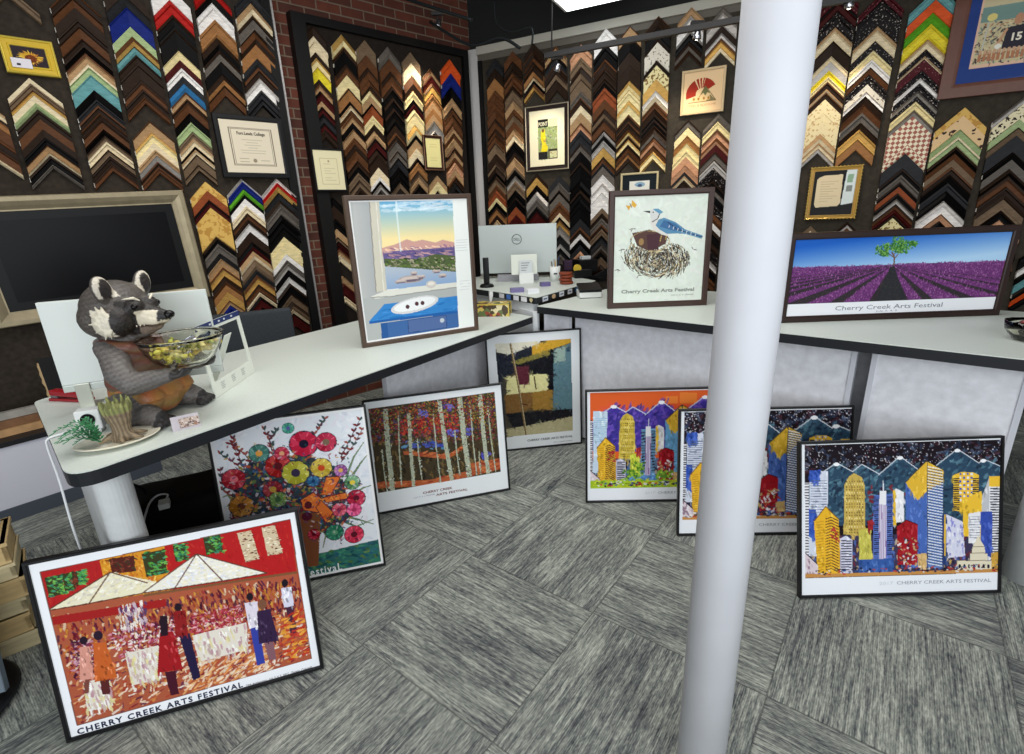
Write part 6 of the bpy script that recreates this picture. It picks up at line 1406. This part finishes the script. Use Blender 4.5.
# stack of pale wooden boxes and a grey frame at the near left
sp = Vector((-2.17, 1.66, 0)); zc = 0; rr = random.Random(6)
wd = mat('pale_wood', (206, 190, 150), .6, noise=.12, nscale=9, stretch=(1, 1, 6)); 
for k, (h, w) in enumerate(((.075, .145), (.085, .155), (.07, .145), (.09, .16), (.07, .15), (.09, .155))):
    bm = bmesh.new(); d = .12
    box_into(bm, -w, w, -d, d, .0, .010); box_into(bm, -w, -w+.014, -d, d, .010, h-.002); box_into(bm, w-.014, w, -d, d, .010, h-.002); box_into(bm, -w, w, -d, -d+.014, .010, h-.002) ; box_into(bm, -w, w, d-.014, d, .010, h-.002); box_into(bm, -w-.006, w+.006, -d-.006, d+.006, h-.016, h-.002)
    o = obj('wooden_tray', bm, wd if k % 2 == 0 else mat('pale_wood_warm', (200, 172, 122), .6, noise=.14, nscale=9, stretch=(1, 1, 6)), None); o.location = (sp.x+rr.uniform(-.02, .02), sp.y+rr.uniform(-.015, .015), zc); o.rotation_euler = (0, 0, radians(40+rr.uniform(-5, 5))); zc += h+.001
    tag(o, 'pale wooden tray in the stack at the left edge, %s from the floor' % ['first', 'second', 'third', 'fourth', 'fifth', 'sixth and topmost'][k], 'wooden tray', 'wooden trays stacked at the left edge')
o = obj('white_box', box_bm(-.10, .10, -.08, .08, 0, .14, .004), mat('card_white', (226, 220, 226), .6), None); o.location = (sp.x+.02, sp.y+.02, zc+.001); o.rotation_euler = (0, 0, radians(35)); tag(o, 'small white box on top of the wooden trays at the left edge', 'box')
fz = Frame('framed_print', 'grey wide-framed dark blue print leaning at the left edge, by the wooden trays', 'framed print', (-2.30, 1.22, .022), radians(24), radians(12), .46, .40, .055, .03, (110, 122, 132))
cv = Canvas(60, 50, (44, 58, 72), 61); cv.daubs([(0, 0), (1, 0), (1, 1), (0, 1)], 140, [(60, 74, 90), (30, 40, 52), (84, 96, 110)], 4, 12, 4); fz.print_(cv)
o = obj('round_tray', (lambda b: b)(lathe_bm([(.22, 0), (.26, .002), (.275, .018), (.268, .020), (.25, .010), (.0, .009)], 48)), mat('tray_black', (18, 18, 20), .4), None, True); o.location = (-2.10, 1.30, 0); tag(o, 'black round floor tray under the grey framed print at the left edge', 'tray')
# ============================================================ THINGS AROUND THE CORNER SHELF AND THE RIGHT COUNTER
def at(px, z): p = onz(px, z); return Vector((p[0], p[1], z))
ms = at((516, 281), ZS); 
tl = plane_pt((478, 226.3), (ms.x, ms.y+.22), 0); 
myaw = radians(-6); b_ = (ms.x, ms.y+.22)
A_ = plane_pt((478, 226.3), b_, myaw); B_ = plane_pt((556.5, 222.5), b_, myaw); Cq = plane_pt((478, 274), b_, myaw)
mw = float(np.hypot(*(B_-A_)[:2])); print('silver mon', A_, B_, Cq, mw)
M2 = thing('computer_monitor', 'back of a silver monitor with a round logo, on the raised corner shelf', 'monitor', (A_[0], A_[1], ZS), (0, 0, myaw))
zb, zt = float(Cq[2])-ZS, float(A_[2]+B_[2])/2-ZS
zb = max(zb, .03)
slv = mat('monitor_silver', (190, 198, 196), .4, .25)
obj('shell', box_bm(0, mw, 0, .03, zb, zt, .006, 3), slv, M2); obj('screen', box_bm(.012, mw-.012, .0302, .032, zb+.012, zt-.012), mat('screen_black', (8, 8, 10), .12), M2)
obj('stand', box_bm(mw*.42, mw*.58, .033, .05, .012, zt*.6), slv, M2); obj('stand_foot', box_bm(mw*.3, mw*.7, -.06, .16, 0, .012, .003), slv, M2)
bm = bmesh.new(); cx_, cz_ = mw*.49, zb+(zt-zb)*.70; tube_into(bm, [(cx_+.042*cos(2*pi*k/40), -.0015, cz_+.042*sin(2*pi*k/40)) for k in range(41)], .0032, 8, False); lg = obj('logo', bm, mat('logo_grey', (96, 102, 104), .3, .5), M2)
put_text('DELL', cx_, cz_-.011, .032, mat('logo_grey', (96, 102, 104), .3, .5), lg, y=-.001, bold=.0006, width=.058)
# tissue box
t = at((494, 315), ZL); TB = thing('tissue_box', 'gold and brown patterned tissue box with a white tissue, at the left counter\'s far end', 'tissue box', (t.x, t.y, ZL), (0, 0, radians(-8)))
tm = bpy.data.materials.new('tissue_pattern'); tm.use_nodes = True; nt = tm.node_tree; tc = nt.nodes.new('ShaderNodeTexCoord'); vo = nt.nodes.new('ShaderNodeTexVoronoi'); vo.inputs['Scale'].default_value = 34
rp = nt.nodes.new('ShaderNodeValToRGB'); rp.color_ramp.interpolation = 'CONSTANT'; rp.color_ramp.elements[0].color = lin((70, 56, 34))+(1,); rp.color_ramp.elements[1].position = .35; rp.color_ramp.elements[1].color = lin((206, 184, 90))+(1,)
for ps, cl in ((.55, (150, 60, 40)), (.7, (226, 214, 170)), (.85, (96, 110, 60))): e = rp.color_ramp.elements.new(ps); e.color = lin(cl)+(1,)
sx_ = nt.nodes.new('ShaderNodeSeparateColor'); nt.links.new(tc.outputs['Object'], vo.inputs['Vector']); nt.links.new(vo.outputs['Color'], sx_.inputs[0]); nt.links.new(sx_.outputs[0], rp.inputs[0]); nt.links.new(rp.outputs[0], nt.nodes['Principled BSDF'].inputs['Base Color'])
obj('box', box_bm(-.115, .115, -.06, .06, 0, .085, .002), tm, TB)
gold = mat('tissue_gold', (206, 184, 84), .4)
bm = bmesh.new()
for x in (-.115, .115):
    for y in (-.06, .06): box_into(bm, x-.004, x+.004, y-.004, y+.004, 0, .087)
for y in (-.06, .06): box_into(bm, -.115, .115, y-.004, y+.004, .081, .088)
obj('edging', bm, gold, TB)
bm = bmesh.new(); rr = random.Random(2); bmesh.ops.create_grid(bm, x_segments=14, y_segments=14, size=.055, matrix=Matrix.Identity(4))
for v in bm.verts:
    r = math.hypot(v.co.x, v.co.y); a = math.atan2(v.co.y, v.co.x); v.co = Vector((.045*cos(a)*(.25+r*8)*.5+.02*r*10*.5-.02, .02*sin(a)*(.5+r*8), .086+r*1.15*(1+.25*math.sin(a*4))))
obj('tissue', bm, mat('tissue_white', (230, 232, 234), .8), TB, True)
# cordless phone
t = at((487, 287), ZS); PH = thing('cordless_phone', 'black cordless phone upright in its round base, left end of the corner shelf', 'phone', (t.x, t.y, ZS))
obj('base', lathe_bm([(.055, 0), (.06, .006), (.05, .022), (.03, .028)], 28, close_top=True), mat('phone_black', (20, 20, 22), .35), PH, True); obj('handset', box_bm(-.024, .024, -.012, .016, .024, .235, .008, 3), mat('phone_black', (20, 20, 22), .35), PH, True)
# card display
t = at((526, 284), ZS); CD = thing('card_display', 'white card display with leaflets in front of the silver monitor', 'card holder', (t.x, t.y+.05, ZS), (0, 0, radians(4)))
wp = mat('white_plastic', (228, 230, 228), .35)
obj('back_card', box_bm(-.115, .105, .035, .045, .07, .235, .012, 3), mat('card_cream', (226, 230, 220), .6), CD); obj('pocket', box_bm(-.055, .065, -.03, .0, .0, .085, .003), wp, CD)
o = obj('leaflet', box_bm(-.05, .06, .004, .010, .03, .19, .001), mat('leaflet_grey', (206, 212, 214), .5), CD)
for k in range(4): obj('print', box_bm(-.036, .036-.01*k, .0022, .0035, .165-.02*k, .171-.02*k), mat('print_grey', (136, 140, 140), .6), CD)
# purple card stacks
for k, (px, w, c, lb) in enumerate((((517, 292), .10, (120, 112, 156), 'low stack of purple cards on the corner shelf, left of the white ones'), ((545, 286), .075, (108, 100, 146), 'low stack of purple cards on the corner shelf, in front of the pen cup'), ((532, 293), .09, (226, 228, 232), 'small stack of white business cards at the corner shelf\'s front'))):
    t = at(px, ZS); bm = bmesh.new()
    for i in range(4): box_into(bm, -w/2+.002*(i % 2), w/2+.002*(i % 2), -.03, .03, i*.008, i*.008+.0072)
    o = obj('card_stack', bm, mat('cards_%d' % k, c, .5), None); o.location = t; o.rotation_euler = (0, 0, radians(8+6*k)); tag(o, lb, 'cards', 'card stacks on the corner shelf')
# pen cup and pens
t = at((555, 281), ZS); PC = thing('pen_cup', 'white tapered pen cup on the corner shelf', 'cup', (t.x, t.y, ZS))
obj('cup', lathe_bm([(.036, 0), (.048, .125), (.045, .125), (.034, .004)], 28, close_top=True), wp, PC, True); obj('print', box_bm(-.014, .016, -.0460, -.0425, .06, .072), mat('ink_dark', (40, 44, 50), .6), PC)
for k, (dx, dy, c, nm) in enumerate(((-.02, 0, (90, 60, 44), 'brown'), (.005, .01, (200, 160, 90), 'tan'), (.02, -.01, (30, 32, 38), 'black'), (-.005, -.015, (150, 150, 150), 'grey'), (.026, .012, (40, 60, 110), 'blue'))):
    bm = bmesh.new(); tube_into(bm, [(dx*.5, dy*.5, .006), (dx*1.4, dy*1.4, .165+.008*k)], .0045, 8); o = obj('pen', bm, mat('pen_'+nm, c, .35), None); o.location = (t.x, t.y, ZS); tag(o, '%s pen standing in the white cup on the corner shelf' % nm, 'pen', 'pens in the white cup')
# leather coaster stack
t = at((566, 284), ZS)
for k in range(4):
    bm = lathe_bm([(.035, 0), (.052, .004), (.055, .014), (.050, .023), (.0, .024)], 24); o = obj('leather_coaster', bm, mat('leather_tan', (126, 58, 36), .5, noise=.2, nscale=40), None, True); o.location = (t.x+.004*(-1)**k, t.y, ZS+k*.0245); tag(o, 'round reddish brown leather coaster, %s in the pile beside the pen cup' % ['lowest', 'second up', 'third up', 'topmost'][k], 'coaster', 'leather coasters beside the pen cup')
# tape, stapler-like black devices and dark boards
t = at((577, 279), ZS); TD = thing('tape_dispenser', 'black tape dispenser with a yellow roll behind the leather coasters', 'tape dispenser', (t.x+.02, t.y+.06, ZS), (0, 0, .2))
obj('body', box_bm(-.04, .12, -.03, .03, 0, .07, .012, 3), mat('phone_black', (20, 20, 22), .35), TD); bm = bmesh.new(); tube_into(bm, [(-.01, -.012, .085), (-.01, .012, .085)], .034, 24); obj('tape_roll', bm, mat('tape_yellow', (206, 176, 60), .5), TD)
t = at((592, 272), ZS); CB = thing('receipt_printer', 'black boxy receipt printer at the corner shelf\'s right end', 'printer', (t.x-.06, t.y+.06, ZS), (0, 0, radians(20)))
obj('body', box_bm(-.10, .10, -.08, .08, 0, .12, .012, 3), mat('phone_black', (20, 20, 22), .35), CB); obj('paper', box_bm(-.05, .05, -.03, .02, .1205, .15, .004), mat('leaflet_grey', (206, 212, 214), .5), CB)
o = obj('purple_case', box_bm(-.13, .13, -.05, .05, 0, .10, .012, 3), mat('purple_case', (70, 50, 74), .5), None); o.location = (t.x-.12, t.y+.24, ZS); tag(o, 'dark purple zipped case at the back of the corner shelf', 'case')
t = at((612, 282), ZR); o = obj('folder', box_bm(-.20, .20, -.10, .10, 0, .035, .004), mat('board_black', (14, 14, 16), .5), None); o.location = (t.x+.02, t.y+.22, ZR); o.rotation_euler = (0, 0, radians(30)); tag(o, 'flat black folder on the right counter behind the card reader', 'folder')
bdn = thing('black_board', 'long black board leaning on the folder behind the card reader', 'board', (t.x-.12, t.y+.10, ZR+.001)); bdn.rotation_euler = (0, radians(-24), radians(20)); obj('board', box_bm(0, .42, 0, .03, 0, .05, .002), mat('board_black', (14, 14, 16), .5), bdn)
t = at((590, 298), ZR); RD = thing('card_reader', 'small white card reader with a black top, left of the bird picture', 'card reader', (t.x, t.y+.03, ZR), (0, 0, radians(2)))
bm = box_bm(-.082, .082, -.05, .09, .004, .055, .008, 3); obj('body', bm, wp, RD)
bm = box_bm(-.082, .082, -.075, .075, 0, .02, .004); o = obj('top', bm, mat('phone_black', (20, 20, 22), .35), RD); o.location = (0, .02, .062); o.rotation_euler = (radians(14), 0, 0)
obj('foot', box_bm(-.074, .074, -.04, .08, 0, .004), mat('phone_black', (20, 20, 22), .35), RD)
# papers by the silver monitor
t = at((493, 283), ZS); o = obj('paper_stack', box_bm(-.06, .30, -.05, .07, 0, .05, .003), mat('grey_papers', (150, 150, 156), .7), None); o.location = (t.x+.10, t.y+.22-.10, ZS); tag(o, 'low grey stack of papers at the foot of the silver monitor', 'papers')
# faceted glass dish at the right edge
t = at((1026, 342), ZR); DI = thing('glass_dish', 'faceted glass dish of dark wrapped sweets, cropped at the right edge of the counter', 'dish', (t.x+.03, t.y+.02, ZR))
obj('dish', lathe_bm([(.04, 0), (.055, .006), (.088, .05), (.094, .085), (.090, .085), (.082, .05), (.05, .012)], 12, close_top=True), glass, DI)
rr = random.Random(9); k = 0
for i in range(12):
    a = i*2.4; r = .012+.045*math.sqrt(i/12); c = [(70, 30, 34), (30, 26, 30), (196, 190, 190), (120, 60, 60)][i % 4]
    bm = bmesh.new(); blob_into(bm, (0, 0, 0), (.019, .012, .010), None, 2); o = obj('wrapped_sweet', bm, mat('darksweet_%d' % (i % 4), c, .2, .3), None, True); o.location = Vector((t.x+.03+r*cos(a), t.y+.02+r*sin(a), ZR+.030+.020*(i // 4))); o.rotation_euler = (rr.uniform(-.5, .5), rr.uniform(-.5, .5), rr.uniform(0, 6)); tag(o, 'small shiny sweet in the faceted glass dish at the right edge', 'sweet', 'sweets in the glass dish')
# rounded leg of the right counter near the frame's edge
bm = bmesh.new(); tube_into(bm, [(0, 0, 0), (0, 0, ZR-.0505)], .075, 32); l = obj('leg', bm, legmat, SR); lp_ = onz((1030, 585), 0); l.location = (lp_[0]+.02-R0.x, lp_[1]+.05-R0.y, 0)

# ============================================================ CEILING: TRACK LIGHTS, LIGHT PANEL
def spot(name, loc, target, power, color, ang=70):
    d = bpy.data.lights.new(name, 'SPOT'); d.energy = power; d.color = color; d.spot_size = radians(ang); d.spot_blend = .7; d.shadow_soft_size = .03
    o = bpy.data.objects.new(name, d); C.objects.link(o); o.location = loc; o.rotation_euler = (Vector(target)-Vector(loc)).to_track_quat('-Z', 'Y').to_euler()
OFFT = .55
def trackpt(px, off=OFFT): u, z = WR.uz(px, off); return WR.world(u, z, off)
a_, b_ = trackpt((545, 62)), trackpt((742, 12)); zt_ = (a_.z+b_.z)/2; 
uA = WR.uz((545, 62), OFFT)[0]; A2 = WR.world(uA, zt_, OFFT); B2 = WR.world(4.6, zt_, OFFT)
TR = thing('track_rail', 'black lighting track hung in front of the back display board', 'track light rail', A2)
bm = bmesh.new(); d = (B2-A2); bm2 = box_bm(0, d.length, -.018, .018, -.02, .02, .003); rail = obj('rail', bm2, mat('rail_dark', (52, 50, 50), .45), TR); rail.rotation_euler = (0, 0, math.atan2(d.y, d.x))
for s in (.06, 1.6, 3.2):
    bm = bmesh.new(); q = d.normalized()*s; tube_into(bm, [(q.x, q.y, .02), (q.x+.02, q.y, ceil_z-A2.z)], .006, 8); obj('hanger', bm, mat('rail_dark', (52, 50, 50), .45), TR)
def head(px, off, tgt_u, tgt_z, wall, lbl, power):
    u, z = wall.uz(px, off); P = wall.world(u, z, off); tg = wall.world(tgt_u, tgt_z, 0)
    H = thing('spotlight', lbl, 'spotlight', P, (0, 0, 0), 'track spotlights'); dr = (tg-P).normalized()
    rot = dr.to_track_quat('Z', 'Y').to_euler()
    o = obj('reflector', lathe_bm([(.006, -.045), (.018, -.04), (.030, .0), (.033, .012), (.028, .010), (.012, -.02)], 24, close_top=False), mat('chrome', (190, 190, 196), .18, .95), H, True); o.rotation_euler = rot
    bm = bmesh.new(); blob_into(bm, (0, 0, 0), (.014, .014, .014), None, 2); bu = obj('bulb', bm, mat('bulb_lit', (255, 236, 206), .4, emit=9), H, True); bu.location = dr*.012
    bm = bmesh.new(); tube_into(bm, [(0, 0, .03), (0, .0, .075)], .006, 8); obj('stem', bm, mat('rail_dark', (52, 50, 50), .45), H)
    obj('adapter', box_bm(-.05, .05, -.018, .018, .072, .098, .003), mat('rail_dark', (52, 50, 50), .45), H)
    spot('spot_lamp', P+dr*.05, tg, power, (1.0, .86, .66))
head((557, 69), OFFT-.03, .6, 1.9, WR, 'small chrome track spotlight at the left end of the dark rail', 16)
head((697, 36.5), OFFT-.03, 2.0, 1.9, WR, 'small chrome track spotlight hung in front of pale samples, left of the post', 18)
head((849, 5), OFFT-.03, 3.3, 1.9, WR, 'small chrome track spotlight at the top, right of the post', 14)
head((438, 25), .35, -.75, 2.2, WL, 'small chrome spotlight against the upper brick wall', 30)
# lit fluorescent panel in the ceiling, and dark pipes
HZ = 3.20; k = (HZ-EYE)/(ray((601, 4))[2]); P = np.array([0, 0, EYE])+ray((601, 4))*k
LP = thing('ceiling_light', 'white rectangular light panel hung below the dark ceiling, just above the back board', 'ceiling light', (P[0]+WR.n[0]*.30, P[1]+WR.n[1]*.30, HZ+.056), (0, 0, YAW_R))
bm = bmesh.new(); tube_into(bm, [(-.2, 0, 0), (-.2, 0, ceil_z-HZ-.056)], .006, 8); obj('hanger', bm, mat('rail_dark', (52, 50, 50), .45), LP)
bm = bmesh.new(); tube_into(bm, [(.2, 0, 0), (.2, 0, ceil_z-HZ-.056)], .006, 8); obj('hanger', bm, mat('rail_dark', (52, 50, 50), .45), LP)
obj('housing', box_bm(-.32, .32, -.33, .33, -.05, -.001, .004), mat('housing_white', (214, 214, 214), .5), LP); obj('diffuser', box_bm(-.29, .29, -.30, .30, -.056, -.0505), mat('diffuser', (240, 246, 250), .5, emit=4.0), LP)
pipe = mat('pipe_dark', (20, 24, 26), .6)
def pp(px, off): u, z = WR.uz(px, off); return WR.world(u, z, off)
for nm, pts, r, lb in (('conduit', [(430, 22, .9), (470, 45, .9), (500, 38, .9), (520, 48, .9)], .012, 'dark bent conduit near the corner below the ceiling'), ('cable', [(494, 0, .7), (497, 24, .7), (512, 32, .7), (531, 28, .7), (532, 45, .7)], .008, 'thin dark loose cable curving below the ceiling'), ('conduit', [(380, -10, 1.2), (440, 10, 1.2), (472, 20, 1.2)], .012, 'thin dark straight conduit crossing above the brick wall')):
    bm = bmesh.new(); tube_into(bm, smoothline([pp((x, y), o_) for x, y, o_ in pts], 6), r, 8); tag(obj(nm, bm, pipe), lb, nm)
